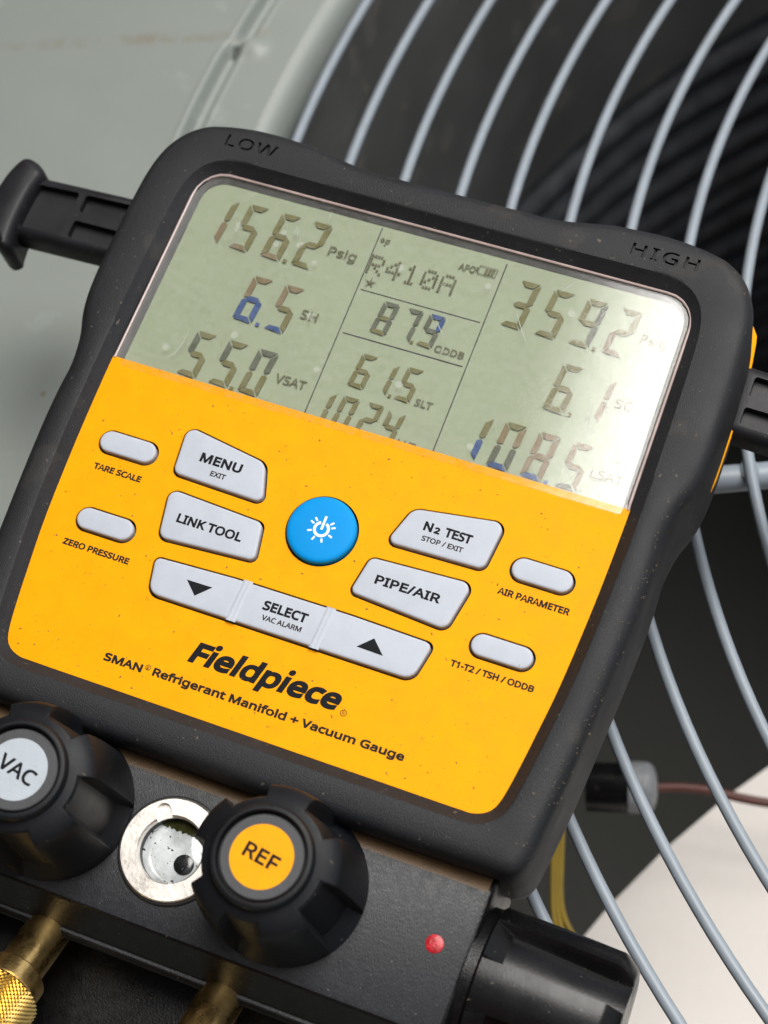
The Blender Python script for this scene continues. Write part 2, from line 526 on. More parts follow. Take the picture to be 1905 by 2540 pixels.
GLYPHS = {
'+': ('257,311 417,311 417,254 257,254 257,89 200,89 200,254 40,254 40,311 200,311 200,477 257,477', 459),
'-': ('32,184 32,246 226,246 226,184', 258),
'/': ('290,573 77,0 8,0 221,573', 298),
'1': ('285,0 216,0 216,400 216,439 217,470 219,499 196,477 169,455 108,405 71,452 226,573 285,573', 459),
'2': ('417,0 38,0 38,59 188,210 216,238 240,264 261,287 280,309 295,331 306,353 315,376 320,399 322,424 318,453 309,477 294,496 273,510 249,518 221,520 194,519 169,514 147,506 126,495 104,482 83,466 45,513 60,526 77,537 94,548 113,557 132,565 153,572 174,577 197,580 221,581 255,579 285,572 313,562 336,548 356,531 372,510 384,485 391,458 394,428 392,399 386,371 375,344 361,318 344,292 324,267 301,241 275,214 247,185 128,67 128,64 417,64', 459),
'A': ('437,0 368,177 141,177 73,0 0,0 224,575 289,575 512,0|282,415 274,438 263,473 255,500 247,468 238,438 230,415 165,241 346,241', 512),
'B': ('241,573 307,569 361,558 404,541 434,515 453,478 459,431 457,409 453,389 446,371 431,347 409,328 392,317 372,309 350,304 350,300 373,295 395,288 415,279 433,267 448,253 461,236 470,215 476,191 478,163 475,130 467,100 454,74 436,52 413,33 385,19 354,8 318,2 279,0 78,0 78,573|256,329 300,331 334,339 357,352 372,371 381,394 384,423 380,451 369,474 351,490 324,502 289,509 245,511 150,511 150,329|150,269 150,61 265,61 311,64 346,74 371,91 388,112 398,138 401,168 398,197 388,221 370,241 344,256 321,263 293,267 260,269', 521),
'C': ('323,517 294,516 266,510 241,502 217,490 196,474 178,456 162,434 149,410 139,383 131,353 127,321 125,286 128,241 135,200 147,164 164,132 186,105 213,83 244,68 281,58 322,55 347,56 371,58 394,62 416,66 438,72 460,78 460,15 438,8 416,2 393,-2 369,-6 342,-7 312,-8 257,-4 208,8 166,28 130,56 101,90 78,131 62,178 52,230 49,287 51,329 57,369 67,406 81,440 99,471 120,499 145,523 174,543 206,559 242,571 281,578 324,581 353,580 381,577 409,572 435,565 460,557 482,547 453,486 435,494 415,501 394,508 372,513 348,516', 507),
'D': ('536,292 533,231 521,177 501,131 474,91 439,58 399,33 351,15 297,4 237,0 78,0 78,573 254,573 309,569 359,558 404,540 443,516 476,484 502,446 521,401 533,350|460,289 457,337 449,379 435,415 416,444 391,469 361,487 327,500 287,508 244,511 150,511 150,62 228,62 299,68 357,87 402,119 434,164 454,220', 585),
'E': ('398,0 78,0 78,573 398,573 398,509 150,509 150,330 383,330 383,268 150,268 150,63 398,63', 446),
'F': ('150,0 78,0 78,573 398,573 398,509 150,509 150,306 383,306 383,243 150,243', 416),
'G': ('326,302 524,302 524,22 493,12 462,5 431,-1 398,-5 362,-7 323,-8 267,-4 217,8 173,28 136,55 105,89 81,130 63,176 52,229 49,286 53,343 65,395 84,442 111,482 145,517 186,544 233,564 286,577 346,581 377,580 407,577 437,572 465,565 491,557 516,547 489,484 468,493 445,501 421,508 395,513 369,516 342,517 298,514 259,505 225,489 195,468 170,441 150,409 136,373 127,332 124,286 127,243 134,202 146,166 164,133 187,106 216,84 251,68 292,58 340,55 364,55 385,56 404,59 452,68 452,238 326,238', 584),
'H': ('516,0 443,0 443,267 150,267 150,0 78,0 78,573 150,573 150,330 443,330 443,573 516,573', 594),
'I': ('239,0 32,0 32,42 99,57 99,515 32,531 32,573 239,573 239,531 172,515 172,57 239,42', 272),
'K': ('496,0 411,0 209,273 150,222 150,0 78,0 78,573 150,573 150,290 199,345 249,399 403,573 488,573 261,323', 496),
'L': ('78,0 78,573 150,573 150,64 400,64 400,0', 420),
'M': ('330,0 142,502 139,502 142,461 144,407 144,347 144,0 78,0 78,573 184,573 361,103 364,103 544,573 650,573 650,0 578,0 578,352 579,408 581,460 584,501 581,501 390,0', 727),
'N': ('532,0 447,0 141,476 138,476 141,432 143,378 144,320 144,0 78,0 78,573 161,573 467,99 470,99 468,137 466,193 464,249 464,573 532,573', 609),
'O': ('577,287 576,244 570,204 561,166 547,132 531,101 510,73 486,49 459,29 428,13 393,1 355,-6 314,-8 271,-6 232,1 196,13 165,29 138,49 114,73 94,101 78,132 65,167 56,204 51,245 49,288 52,344 62,396 78,442 100,482 130,517 166,545 208,565 258,577 314,581 369,577 417,565 459,545 495,517 524,483 547,442 564,396 574,344|125,287 127,241 134,200 145,163 161,131 182,104 207,83 238,67 273,58 314,55 354,58 390,67 420,83 445,104 465,131 481,163 492,200 499,241 501,287 496,354 481,411 456,457 421,491 373,511 314,518 274,515 238,506 207,490 182,469 161,443 145,411 134,374 127,333', 626),
'P': ('229,573 297,568 352,553 393,528 421,495 439,454 444,404 443,381 439,358 433,336 423,316 411,296 395,278 375,262 351,249 324,238 292,230 256,225 216,223 150,223 150,0 78,0 78,573|223,511 150,511 150,285 208,285 242,286 272,290 298,296 320,306 338,318 352,334 362,352 368,375 370,401 366,435 354,462 334,484 306,499 269,508', 485),
'R': ('236,573 281,571 320,565 353,555 381,540 404,522 422,500 434,474 442,444 444,410 442,381 437,356 427,334 415,315 401,298 385,285 367,274 349,264 330,257 487,0 403,0 264,237 150,237 150,0 78,0 78,573|232,510 150,510 150,298 236,298 278,301 312,310 338,325 355,347 366,374 370,407 368,430 363,450 355,467 336,486 310,500 287,505 261,509', 499),
'S': ('403,153 400,121 392,92 378,66 359,44 335,26 307,11 274,1 238,-6 198,-8 177,-8 157,-7 137,-5 109,-1 83,4 61,11 41,19 41,88 62,80 86,72 113,65 142,59 171,56 201,55 228,56 252,60 273,66 298,79 316,98 327,120 330,147 327,173 318,194 302,213 277,230 255,241 228,252 196,265 172,274 151,284 131,294 106,311 85,330 69,351 57,375 52,393 49,413 48,435 51,464 58,490 71,513 89,533 110,550 136,563 165,573 197,579 231,581 262,580 290,577 318,572 343,565 367,558 389,549 366,487 346,495 325,502 302,508 278,513 254,516 229,517 207,516 187,513 169,507 148,494 133,478 124,457 121,434 124,407 133,386 149,367 172,351 193,341 217,330 246,318 278,306 307,293 332,279 353,264 371,247 385,228 395,206 401,181', 440),
'T': ('259,0 187,0 187,509 8,509 8,573 437,573 437,509 259,509', 446),
'U': ('513,202 511,164 503,128 489,95 470,65 446,40 416,20 380,4 338,-5 290,-8 225,-2 171,18 128,50 97,93 78,144 72,204 72,573 144,573 144,201 148,158 161,122 182,93 211,72 248,59 294,55 327,57 355,63 379,73 399,88 415,105 427,126 435,149 440,174 442,202 442,573 513,573', 586),
'V': ('481,573 277,0 204,0 0,573 75,573 204,205 220,160 231,119 241,80 250,119 262,161 277,207 405,573', 481),
'W': ('735,573 583,0 510,0 399,375 389,410 380,443 373,471 370,488 367,471 361,443 352,409 342,373 234,0 161,0 10,573 85,573 174,223 183,186 190,151 196,118 201,87 206,119 213,154 222,191 232,227 333,573 407,573 512,225 523,187 532,151 538,117 544,87 550,129 560,175 572,224 660,573', 746),
'X': ('467,0 385,0 233,249 79,0 3,0 193,298 15,573 95,573 236,348 377,573 453,573 276,300', 470),
'Z': ('427,0 30,0 30,55 332,508 40,508 40,573 419,573 419,518 118,64 427,64', 459),
'a': ('231,437 279,433 318,422 347,403 368,375 381,338 385,293 385,0 334,0 320,61 317,61 298,40 279,22 258,9 234,-1 216,-5 195,-7 172,-8 148,-7 124,-2 103,6 84,16 68,30 55,48 45,68 39,92 37,119 43,159 59,192 87,219 127,238 179,251 243,257 316,259 316,285 313,317 306,342 293,359 275,371 253,378 227,380 205,379 183,376 163,370 143,363 124,355 106,347 84,400 104,410 126,419 151,426 177,432 204,436|252,208 204,203 167,195 141,182 124,165 113,144 110,119 115,87 132,66 157,53 188,49 223,52 253,62 279,79 299,103 311,134 315,172 315,210', 450),
'c': ('241,-8 204,-5 170,2 139,15 112,34 88,58 69,87 55,123 47,165 44,213 47,262 56,305 71,342 90,372 114,396 142,415 174,428 208,435 245,438 267,437 288,435 309,431 336,424 358,415 337,356 292,370 267,374 244,376 217,374 193,368 172,358 155,343 141,325 131,303 123,277 119,247 117,213 119,181 123,152 131,126 141,104 155,86 172,71 191,61 214,55 240,53 262,54 283,56 302,60 328,68 351,78 351,15 328,5 304,-2 285,-5 264,-7', 385),
'd': ('221,-8 171,-2 128,17 92,48 65,91 49,146 44,214 49,282 66,338 93,381 128,413 171,432 221,438 253,436 280,429 303,420 323,407 340,391 354,374 359,374 356,405 354,438 354,609 425,609 425,0 368,0 358,58 354,58 340,40 323,24 303,11 279,1 252,-6|232,51 273,55 305,67 328,88 343,117 352,154 355,200 355,213 352,263 343,304 329,336 306,360 274,375 231,379 196,374 168,359 146,334 130,300 120,260 117,213 120,165 130,125 146,93 168,69 197,55', 493),
'e': ('234,438 269,435 301,427 329,414 354,396 374,373 390,346 402,315 409,281 411,244 411,201 117,201 122,157 134,119 154,90 181,69 215,56 254,52 280,53 305,56 327,60 348,66 370,73 392,82 392,20 370,11 349,4 327,-1 304,-5 279,-7 251,-8 212,-5 176,3 143,17 114,36 90,61 70,91 56,126 47,167 44,212 47,257 55,297 68,333 86,364 108,390 134,411 164,426 198,435|233,380 202,377 175,366 154,348 137,323 125,293 119,257 338,257 336,281 333,302 326,322 312,346 292,364 276,373 256,378', 452),
'f': ('266,375 158,375 158,0 87,0 87,375 12,375 12,408 87,432 87,457 89,492 95,522 104,547 116,568 132,585 152,597 174,606 199,612 227,613 252,612 274,609 310,599 292,544 262,552 228,556 197,550 175,532 166,513 160,489 158,458 158,430 266,430', 276),
'g': ('221,438 248,436 273,431 297,422 319,409 338,393 355,373 359,373 369,430 425,430 425,-7 423,-46 416,-80 404,-109 388,-135 367,-155 341,-172 310,-183 274,-190 233,-192 202,-192 174,-189 147,-186 122,-180 99,-174 78,-165 78,-100 99,-110 123,-118 149,-125 177,-130 206,-133 237,-134 271,-130 300,-119 324,-101 341,-77 352,-48 355,-13 355,4 356,32 358,57 354,57 338,37 320,21 299,8 275,-1 250,-6 221,-8 170,-2 126,18 91,51 65,95 49,149 44,214 49,278 65,332 91,377 126,411 169,431|230,379 207,376 187,370 169,359 153,344 140,326 130,303 123,277 119,247 117,213 120,165 130,124 146,92 169,68 197,54 232,50 262,52 288,58 309,69 326,85 340,105 349,131 353,151 355,173 356,197 356,214 355,251 350,282 343,309 332,331 319,348 302,362 281,371 257,377', 493),
'i': ('139,430 139,0 68,0 68,430|104,591 119,588 133,580 142,566 145,546 142,526 133,512 119,504 104,501 88,504 75,512 66,526 63,546 66,566 75,580 88,588', 207),
'l': ('139,0 68,0 68,609 139,609', 207),
'm': ('540,438 584,434 621,421 649,401 669,371 681,330 685,280 685,0 615,0 615,277 613,308 606,333 594,353 577,367 555,376 528,379 490,374 460,362 438,342 423,315 414,280 411,237 411,0 342,0 342,277 339,308 332,333 320,353 303,367 281,376 253,379 227,377 204,370 185,360 170,347 158,329 150,308 144,283 140,255 139,223 139,0 68,0 68,430 125,430 136,371 140,371 155,392 173,409 194,422 217,431 241,436 266,438 298,436 325,430 349,420 369,406 386,388 398,366 402,366 418,388 438,406 461,420 486,430 512,436', 750),
'n': ('275,438 322,434 361,421 391,401 413,371 426,330 431,280 431,0 361,0 361,275 358,307 351,333 338,353 319,367 295,376 265,379 222,374 189,361 166,338 151,308 142,269 139,223 139,0 68,0 68,430 125,430 136,371 140,371 156,392 175,409 198,422 222,431 248,436', 496),
'o': ('442,216 440,181 436,150 428,121 417,95 404,71 388,51 369,33 348,18 324,7 299,-1 271,-6 241,-8 214,-6 188,-1 163,7 140,18 119,33 100,51 84,71 70,95 59,121 51,150 46,181 44,216 47,261 55,301 68,336 87,367 110,392 137,412 169,426 204,435 244,438 281,435 316,426 347,412 374,392 398,367 417,336 431,301 439,261|117,216 119,184 123,154 130,128 141,105 155,86 172,71 192,59 216,53 243,51 270,53 294,59 314,71 331,86 345,105 356,128 363,154 367,184 369,216 367,248 363,277 355,303 345,325 331,344 314,359 294,370 270,376 242,379 202,374 171,359 147,335 130,303 120,263', 485),
'p': ('273,438 322,432 365,413 401,383 428,339 444,284 449,216 447,170 439,129 427,93 410,62 390,37 365,17 337,3 306,-5 272,-8 241,-6 213,1 190,11 170,24 153,38 139,55 134,55 137,20 139,-16 139,-192 68,-192 68,430 126,430 136,371 139,371 153,389 170,405 189,419 213,429 231,434 251,437|260,379 233,377 210,371 190,362 174,349 161,333 152,313 145,289 141,261 139,229 139,216 140,182 144,152 150,126 159,103 172,85 188,70 208,59 233,53 261,51 286,53 308,60 326,72 341,88 354,108 364,131 371,157 375,186 376,217 373,262 363,302 348,334 325,359 296,374', 493),
'r': ('269,438 295,437 319,433 310,368 287,372 264,374 240,371 217,363 195,351 176,334 161,313 149,289 143,270 140,251 139,229 139,0 68,0 68,430 126,430 134,351 137,351 152,374 170,395 191,413 214,426 240,435', 331),
's': ('348,119 346,92 339,69 327,49 311,32 292,18 268,6 241,-2 210,-6 176,-8 148,-7 122,-5 99,-1 78,5 59,11 42,19 42,83 60,75 81,67 104,60 128,54 153,50 178,49 211,51 236,57 256,66 274,86 280,112 278,128 271,141 259,154 239,167 222,176 200,185 174,196 148,206 124,217 103,228 76,245 57,266 45,292 41,324 46,358 61,386 85,408 118,425 157,435 202,438 228,437 252,434 275,430 298,424 319,417 339,409 315,353 297,360 278,366 258,372 238,377 218,379 197,380 171,379 149,374 131,366 114,350 108,328 111,312 119,298 133,286 154,274 172,266 193,256 219,246 245,236 268,226 289,215 314,197 333,176 344,150', 384),
't': ('212,50 245,53 272,59 272,5 258,0 240,-4 200,-8 178,-7 157,-3 138,4 120,13 104,27 91,44 82,66 76,93 74,125 74,375 13,375 13,409 75,437 103,528 144,528 144,430 269,430 269,375 144,375 144,127 146,103 153,83 163,69 185,54', 289),
'u': ('427,430 427,0 370,0 359,57 356,57 340,36 321,20 298,8 273,-1 247,-6 220,-8 187,-6 159,-1 134,8 112,21 95,38 81,59 71,85 65,114 63,148 63,430 135,430 135,153 137,122 145,96 158,76 176,62 200,53 230,51 260,53 285,59 306,69 323,82 336,100 345,121 352,146 356,175 357,206 357,430', 496),
}

CAP = 573.0
def inside(pt, poly):
    x, y = pt
    c = False
    for i in range(len(poly)):
        x1, y1 = poly[i - 1]; x2, y2 = poly[i]
        if (y1 > y) != (y2 > y) and x < (x2 - x1) * (y - y1) / (y2 - y1) + x1:
            c = not c
    return c

def thicken(p, d):
    """offset outline with the loops that fold over at tight corners dropped"""
    q = []
    t_ = []
    for a in p:                                  # merge points that nearly coincide
        if not t_ or math.hypot(a[0] - t_[-1][0], a[1] - t_[-1][1]) > max(abs(d) * 0.22, 0.02):
            t_.append(a)
    p = t_
    n = len(p)
    off = [Vector(c) for c in inset(p, d)]
    def gap(c):
        near = 1e9
        for k in range(n):
            a, b = Vector(p[k - 1]), Vector(p[k])
            e = b - a
            t = max(0.0, min(1.0, (c - a).dot(e) / max(1e-12, e.dot(e))))
            near = min(near, (a + e * t - c).length)
        return near
    good = [i for i in range(n) if gap(off[i]) > abs(d) * 0.96]
    for m_, i in enumerate(good):
        q.append(tuple(off[i]))
        j = good[(m_ + 1) % len(good)]
        if (i + 1) % n != j:                     # points were dropped: meet the two neighbouring edges instead
            e1 = Vector(p[(i + 1) % n]) - Vector(p[i])
            e2 = Vector(p[j]) - Vector(p[j - 1])
            den = e1.x * e2.y - e1.y * e2.x
            if abs(den) > 1e-9:
                w_ = off[j] - off[i]
                t = (w_.x * e2.y - w_.y * e2.x) / den
                c = off[i] + e1 * t
                if t > 0 and gap(c) > abs(d) * 0.9:
                    q.append(tuple(c))
    return q if len(q) > 3 else p

def text_loops(s, x0, x1, y, cap, shear=0.0, track=0.0, bold=0.0, turn=0.0, about=(0, 0)):
    """outlines of a line of lettering from x0 to x1 on baseline y with capital height cap (mm)"""
    pen = 0
    glyphs = []
    for ch in s:
        if ch != ' ':
            d, adv = GLYPHS[ch]
            glyphs.append([[(int(a) + pen, int(b)) for a, b in (q.split(',') for q in sp.split(' '))] for sp in d.split('|')])
            pen += adv + track
        else:
            pen += 209 + track
    lo = min(p[0] for g in glyphs for l in g for p in l); hi = max(p[0] for g in glyphs for l in g for p in l)
    sy = (cap - 2 * bold) / CAP
    sx = (x1 - x0 - 2 * bold - shear * cap * 0.6) / (hi - lo)
    out = []
    for g in glyphs:
        L = [ccw([(x0 + bold + (px - lo) * sx, y + bold + py * sy) for px, py in l]) for l in g]
        for i, l in enumerate(L):
            if bold > 0.3 and len(L) == 2 and min(py for px, py in l) > y + cap * 0.8:
                l = [(px, py + bold * 1.5) for px, py in l]          # keep the dot clear of a heavy stem
            hole = sum(inside(l[0], o) for j, o in enumerate(L) if j != i) % 2 == 1
            l = thicken(l, bold * 0.8 if hole else -bold) if bold else l
            l = [(px + shear * (py - y), py) for px, py in l]
            if turn:
                c, s_ = math.cos(R(turn)), math.sin(R(turn))
                l = [(about[0] + c * (px - about[0]) - s_ * (py - about[1]), about[1] + s_ * (px - about[0]) + c * (py - about[1])) for px, py in l]
            out.append(l)
    return out

def lettering(lines, z, m, parent, bold=0.0, name="lettering", thick=0.06, turn=0.0):
    o = None
    for a in lines:
        a = tuple(a) + (0.0,) * (6 - len(a))
        loops = text_loops(a[0], a[1], a[2], a[3], a[4], a[5], 0.0, bold, turn)
        o = flat_fill(name, loops, z + thick * 0.75, thick, m, parent)
    return o
ADDED_HOUSE = True
HX = -1.15
ADDED_EAVE = -0.262
M['addedbrick'] = mat('added_brown_brick', (0.16, 0.095, 0.06), 0.85, var=0.4, vscale=9, bump=0.4, bscale=60)
M['added_soffit'] = mat('added_soffit_paint', (0.18, 0.15, 0.12), 0.7, var=0.1)

# ================================================================== AIR CONDITIONER (setting)
def vis(a):
    """dense angular steps where the photo looks, coarse elsewhere (degrees)"""
    return a
TRAIL_AT = (-0.577 + FAN_X - FAN_X, 0.0, 0.0)
def wpt(r, deg, h):
    """point at radius r mm, angle deg round the fan axis, h mm above the guard wires -> local coordinates of the unit (mm)"""
    return (r * math.cos(R(deg)), r * math.sin(R(deg)), h)

unit = empty("air_conditioner", (FAN_X, FAN_Y, WIRE_Z))
tag(unit, "grey green air conditioner top with round wire fan guard and embossed sheet metal", "air conditioner")

PH = -12.0     # panel level below the wires
TRAIL_AT = (-0.575, -0.006, 0)
TRAIL_ROT = R(20)
M['panel'] = panel_material()

angs = []
a = 0.0
while a < 360 - 1e-6:
    angs.append(a)
    a += 0.35 if 150 <= a < 225 else 2.0
def groove(r, deg):
    """height of the embossed ring at radius r; it breaks off at a stamped boss"""
    d = (deg - 179.6)
    s = 1 / (1 + math.exp(max(-50, min(50, -d / 0.10))))          # the two halves of the ring are a little out of line
    mid = 535.2 + 1.6 * (s - 0.5)
    x = (r - mid) / 3.1
    g = -5.6 * math.exp(-x ** 4) + 0.35 * math.exp(-((abs(x) - 1.55) / 0.3) ** 2)
    gate = 1 - math.exp(-((d + 0.02) / 0.24) ** 2)
    g *= gate
    u = (r - 530.5) / 7.5
    v = (d - 0.05) / 0.42
    g += 2.3 * math.exp(-(u * u + v * v) ** 2)
    return g
def lip(r):
    if r >= 517:
        return 0.0
    if r > 511.5:
        return -0.02 * (517 - r)
    t = min(1.0, (511.5 - r) / 8.5)
    return -0.11 - 2.6 * t - 11.29 * (1 - math.sqrt(max(0.0, 1 - t ** 4)))
radii = [503.0, 503.15, 503.6, 504.5, 505.6, 507, 508.6, 510.4, 511.1, 511.5, 511.9, 514, 517, 520] + [522 + 0.8 * i for i in range(30)] + [548, 560, 600]
rings = []
for r in radii:
    rings.append([wpt(r, q, PH + lip(r) + (groove(r, q) if 520 < r < 547 else 0)) for q in angs])
HALF = 690.0
sq = []
for q in angs:
    c, s = math.cos(R(q)), math.sin(R(q))
    k = HALF / max(abs(c), abs(s))
    sq.append((k * c, k * s))
for dd, zz in ((14, 0), (4, -1.2), (1, -4), (0, -14), (0, -90)):
    rings.append([(x * (HALF - dd) / HALF, y * (HALF - dd) / HALF, PH + zz) for x, y in sq])
V, F = loft(rings)
add("top_panel", V, F, M['panel'], unit, sharp=50)
# orifice wall below the rolled lip
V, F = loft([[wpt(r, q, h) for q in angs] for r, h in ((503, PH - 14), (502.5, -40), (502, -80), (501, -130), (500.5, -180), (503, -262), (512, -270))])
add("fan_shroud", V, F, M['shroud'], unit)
# spine-fin coil: stacked turns of tubing round the inside of the cabinet
def torus_pts(Rr, rr, h, nseg=120, ns=8, a0=0, a1=360, wob=0.0):
    rings = []
    for i in range(nseg + (0 if a1 - a0 >= 360 else 1)):
        q = a0 + (a1 - a0) * i / nseg
        w_ = wob * math.sin(q * 0.31 + h) if wob else 0
        rings.append([((Rr + rr * math.cos(2 * math.pi * k / ns)) * math.cos(R(q)), (Rr + rr * math.cos(2 * math.pi * k / ns)) * math.sin(R(q)), h + w_ + rr * math.sin(2 * math.pi * k / ns)) for k in range(ns)])
    if a1 - a0 >= 360:
        rings.append(rings[0])
    return loft(rings)
tor = None
for i in range(16):
    V, F = torus_pts(514 + 2.0 * math.sin(i * 2.1), 13.0, 0, wob=1.5)
    o = add("coil_tube", V, F, M['coil'], unit, sharp=80) if tor is None else tor.copy()
    if tor is None:
        tor = o
    else:
        link(o, unit)
    o.location = (0, 0, (-285 - i * 25.5) * MM)
    o.rotation_euler = (R(0.25 * math.sin(i)), R(0.2 * math.cos(i * 1.7)), R(i * 23))
V, F = lathe([(640, -710), (640, -705)], 48)
add("base_pan", V, F, M['dark_inside'], unit)
sides = []
for s0, s1 in (((-HALF, -HALF), (HALF, -HALF)), ((HALF, -HALF), (HALF, HALF)), ((HALF, HALF), (-HALF, HALF)), ((-HALF, HALF), (-HALF, -HALF))):
    x0, x1 = min(s0[0], s1[0]), max(s0[0], s1[0]); y0, y1 = min(s0[1], s1[1]), max(s0[1], s1[1])
    V, F = box(x0 - 2, y0 - 2, -722, x1 + 2, y1 + 2, PH - 88)
    add("side_panel", V, F, M['panel'], unit)

# fan guard: concentric coated wires on radial struts
WR = [488.9, 466.0, 443.7, 421.7, 402.3, 380.1, 358.0, 336.7, 315.0]
WR += [WR[-1] - 21.5 * i for i in range(1, 10)]
for i, rr in enumerate(WR):
    V, F = torus_pts(rr, 1.95, 0, nseg=260, ns=10, wob=0.25)
    add("guard_wire", V, F, M['wire'], unit, sharp=80)
for q in (-155.7, -83.7, -11.7, 60.3, 132.3):
    c, s = math.cos(R(q)), math.sin(R(q))
    if q == 132.3:
        q = 128.0; c, s = math.cos(R(q)), math.sin(R(q))
    rings = []
    for r in (100, 118, 200, 300, 322, 380, 440, 500):
        rings.append([(r * c - s * 4.6 * math.cos(2 * math.pi * k / 14), r * s + c * 4.6 * math.cos(2 * math.pi * k / 14), -6.6 + 4.6 * math.sin(2 * math.pi * k / 14)) for k in range(14)])
    welds = [loft(rings, True, True)]
    for rr in WR:
        if rr > 118:
            ring_w = []
            for t_, k_ in ((-1, .1), (-.8, .6), (-.4, .92), (0, 1), (.4, .92), (.8, .6), (1, .1)):
                ring_w.append([(rr * c + 3.1 * k_ * math.cos(2 * math.pi * u / 10) * c - s * 5.0 * t_, rr * s + 3.1 * k_ * math.cos(2 * math.pi * u / 10) * s + c * 5.0 * t_, -1.9 + 1.5 * k_ * math.sin(2 * math.pi * u / 10)) for u in range(10)])
            welds.append(loft(ring_w, True, True))
    V, F = merge(welds)
    add("guard_strut", V, F, M['wire'], unit, sharp=60)
V, F = lathe([(118, -9), (120, -8), (120, -3), (116, 0), (60, 3), (20, 4)], 64)
add("guard_hub", V, F, M['wire'], unit)

# fan below the guard
fan = empty("fan")
fan.parent = unit
V, F = lathe([(62, -262), (66, -260), (66, -200), (60, -192), (20, -190)], 48)
hub_o = add("fan_hub", V, F, M['dark_inside'], fan)
blade0 = None
for i in range(3):
    if blade0 is None:
        rows = []
        for k in range(15):
            r = 66 + (462 - 66) * k / 14
            lead = -142.4 - 8.7 * (392 - r) / 92.5 if r > 260 else -154.8 - 2.0 * (260 - r) / 100
            lead += max(0, (r - 445)) * 0.16
            span = 38 - max(0, (r - 430)) * 0.25
            row = []
            for j in range(17):
                t = j / 16
                q = lead + span * t
                h = -200 - 34 * t + 8 * math.sin(t * math.pi)
                row.append(wpt(r, q, h))
            rows.append(row)
        top = loft(rows, closed=False)
        n = len(rows) * 17
        V = top[0] + [(x, y, z - 2.2) for x, y, z in top[0]]
        F = list(top[1]) + [tuple(v + n for v in f[::-1]) for f in top[1]]
        per = [j for j in range(17)] + [k * 17 + 16 for k in range(1, 15)] + [14 * 17 + j for j in range(15, -1, -1)] + [k * 17 for k in range(13, 0, -1)]
        for k in range(len(per)):
            a_, b_ = per[k], per[(k + 1) % len(per)]
            F.append((a_, a_ + n, b_ + n, b_))
        blade0 = add("fan_blade", V, F, M['blade'], fan, sharp=60)
    else:
        o = blade0.copy()
        link(o, fan)
        o.rotation_euler = (0, 0, R(120 * i))

# wiring and capacitor under the guard
def tube(path, r, n=10):
    rings = []
    P = [Vector(p) for p in path]
    for i, p in enumerate(P):
        d = (P[min(i + 1, len(P) - 1)] - P[max(i - 1, 0)]).normalized()
        u = d.orthogonal().normalized() if abs(d.z) > 0.9 else d.cross(Vector((0, 0, 1))).normalized()
        v = d.cross(u)
        rings.append([tuple(p + u * r * math.cos(2 * math.pi * k / n) + v * r * math.sin(2 * math.pi * k / n)) for k in range(n)])
    return loft(rings, True, True)
def curve_pts(p, n=24):
    out = []
    for i in range(len(p) - 1):
        a, b, c, d = (Vector(p[max(0, min(len(p) - 1, i + k - 1))]) for k in range(4))
        for k in range(n // (len(p) - 1)):
            t = k / (n // (len(p) - 1))
            out.append(tuple(0.5 * (2 * b + (c - a) * t + (2 * a - 5 * b + 4 * c - d) * t * t + (3 * b - a - 3 * c + d) * t ** 3)))
    out.append(tuple(p[-1]))
    return out
conn = empty("wire_connector")
conn.parent = unit
p0, p1, p2 = Vector(wpt(377, -149.2, -161)), Vector(wpt(361.5, -148.6, -160)), Vector(wpt(351, -148.2, -160))
V, F = tube([tuple(p0), tuple(p0.lerp(p1, .05)), tuple(p1)], 9.6, 20)
add("connector_boot", V, F, M['gloss'], conn)
dv = (p2 - p1).normalized()
V, F = tube([tuple(p1), tuple(p1 + dv * 6.5)], 10.2, 20)
V2, F2 = lathe([(10.2, 6.5), (9.8, 8.2), (8.2, 10), (5.4, 11), (2, 11.4)], 20, cap0=False)
q_ = dv.to_track_quat('Z', 'Y')
V, F = merge([(V, F), ([tuple(p1 + q_ @ Vector(v)) for v in V2], F2)])
add("connector_cap", V, F, M['greyplastic'], conn)
V, F = tube(curve_pts([tuple(p2), wpt(335, -147.6, -161), wpt(300, -145, -164), wpt(240, -143, -168)]), 1.9)
add("red_brown_wire", V, F, M['redwire'], conn)
for k in range(3):
    V, F = tube(curve_pts([wpt(388 + k, -147.2 - .2 * k, -120), wpt(396 + 1.5 * k, -143.6, -122), wpt(402 + 2 * k, -141.0 + .2 * k, -126), wpt(401 + 3 * k, -139.2 + .4 * k, -130), wpt(396 + 4 * k, -136 + .5 * k, -140)]), 1.1)
    add("yellow_wire", V, F, M['yellowwire'], conn)

# ground
V, F = box(-30000, -30000, -60, 30000, 30000, 0)
g = add("ground", V, F, M['soil'], None)
tag(g, kind='structure')

# house added out of view: wall and eave darken and brown the reflections
if ADDED_HOUSE:
    hw = empty("added_house", (HX, 0, 0))
    tag(hw, kind='structure')
    V, F = box(-200, -5000, 0, 0, 5000, 2700)
    add("added_brick_wall", V, F, M['addedbrick'], hw)
    V, F = box(0, -1500, 0, 2600, -1300, 2700)
    add("added_return_wall", V, F, M['addedbrick'], hw)  # added behind the camera to block low light and darken reflections
    V, F = box(-600, -5200, 2700, (ADDED_EAVE - HX) * 1000, 5200, 2760)
    add("added_soffit", V, F, M['added_soffit'], hw)
    V, F = box((ADDED_EAVE - HX) * 1000, -5200, 2640, (ADDED_EAVE - HX) * 1000 + 30, 5200, 2830)
    add("added_fascia", V, F, M['added_soffit'], hw)

# ================================================================== GAUGE
gauge = empty("manifold_gauge")
gauge.matrix_world = GAUGE
tag(gauge, "orange and black digital manifold gauge with  screen lying on the fan guard", "pressure gauge")
def GP(name, VF, m, parent=None, sharp=35, **k):
    return add(name, VF[0], VF[1], m, parent or gauge, sharp, **k)

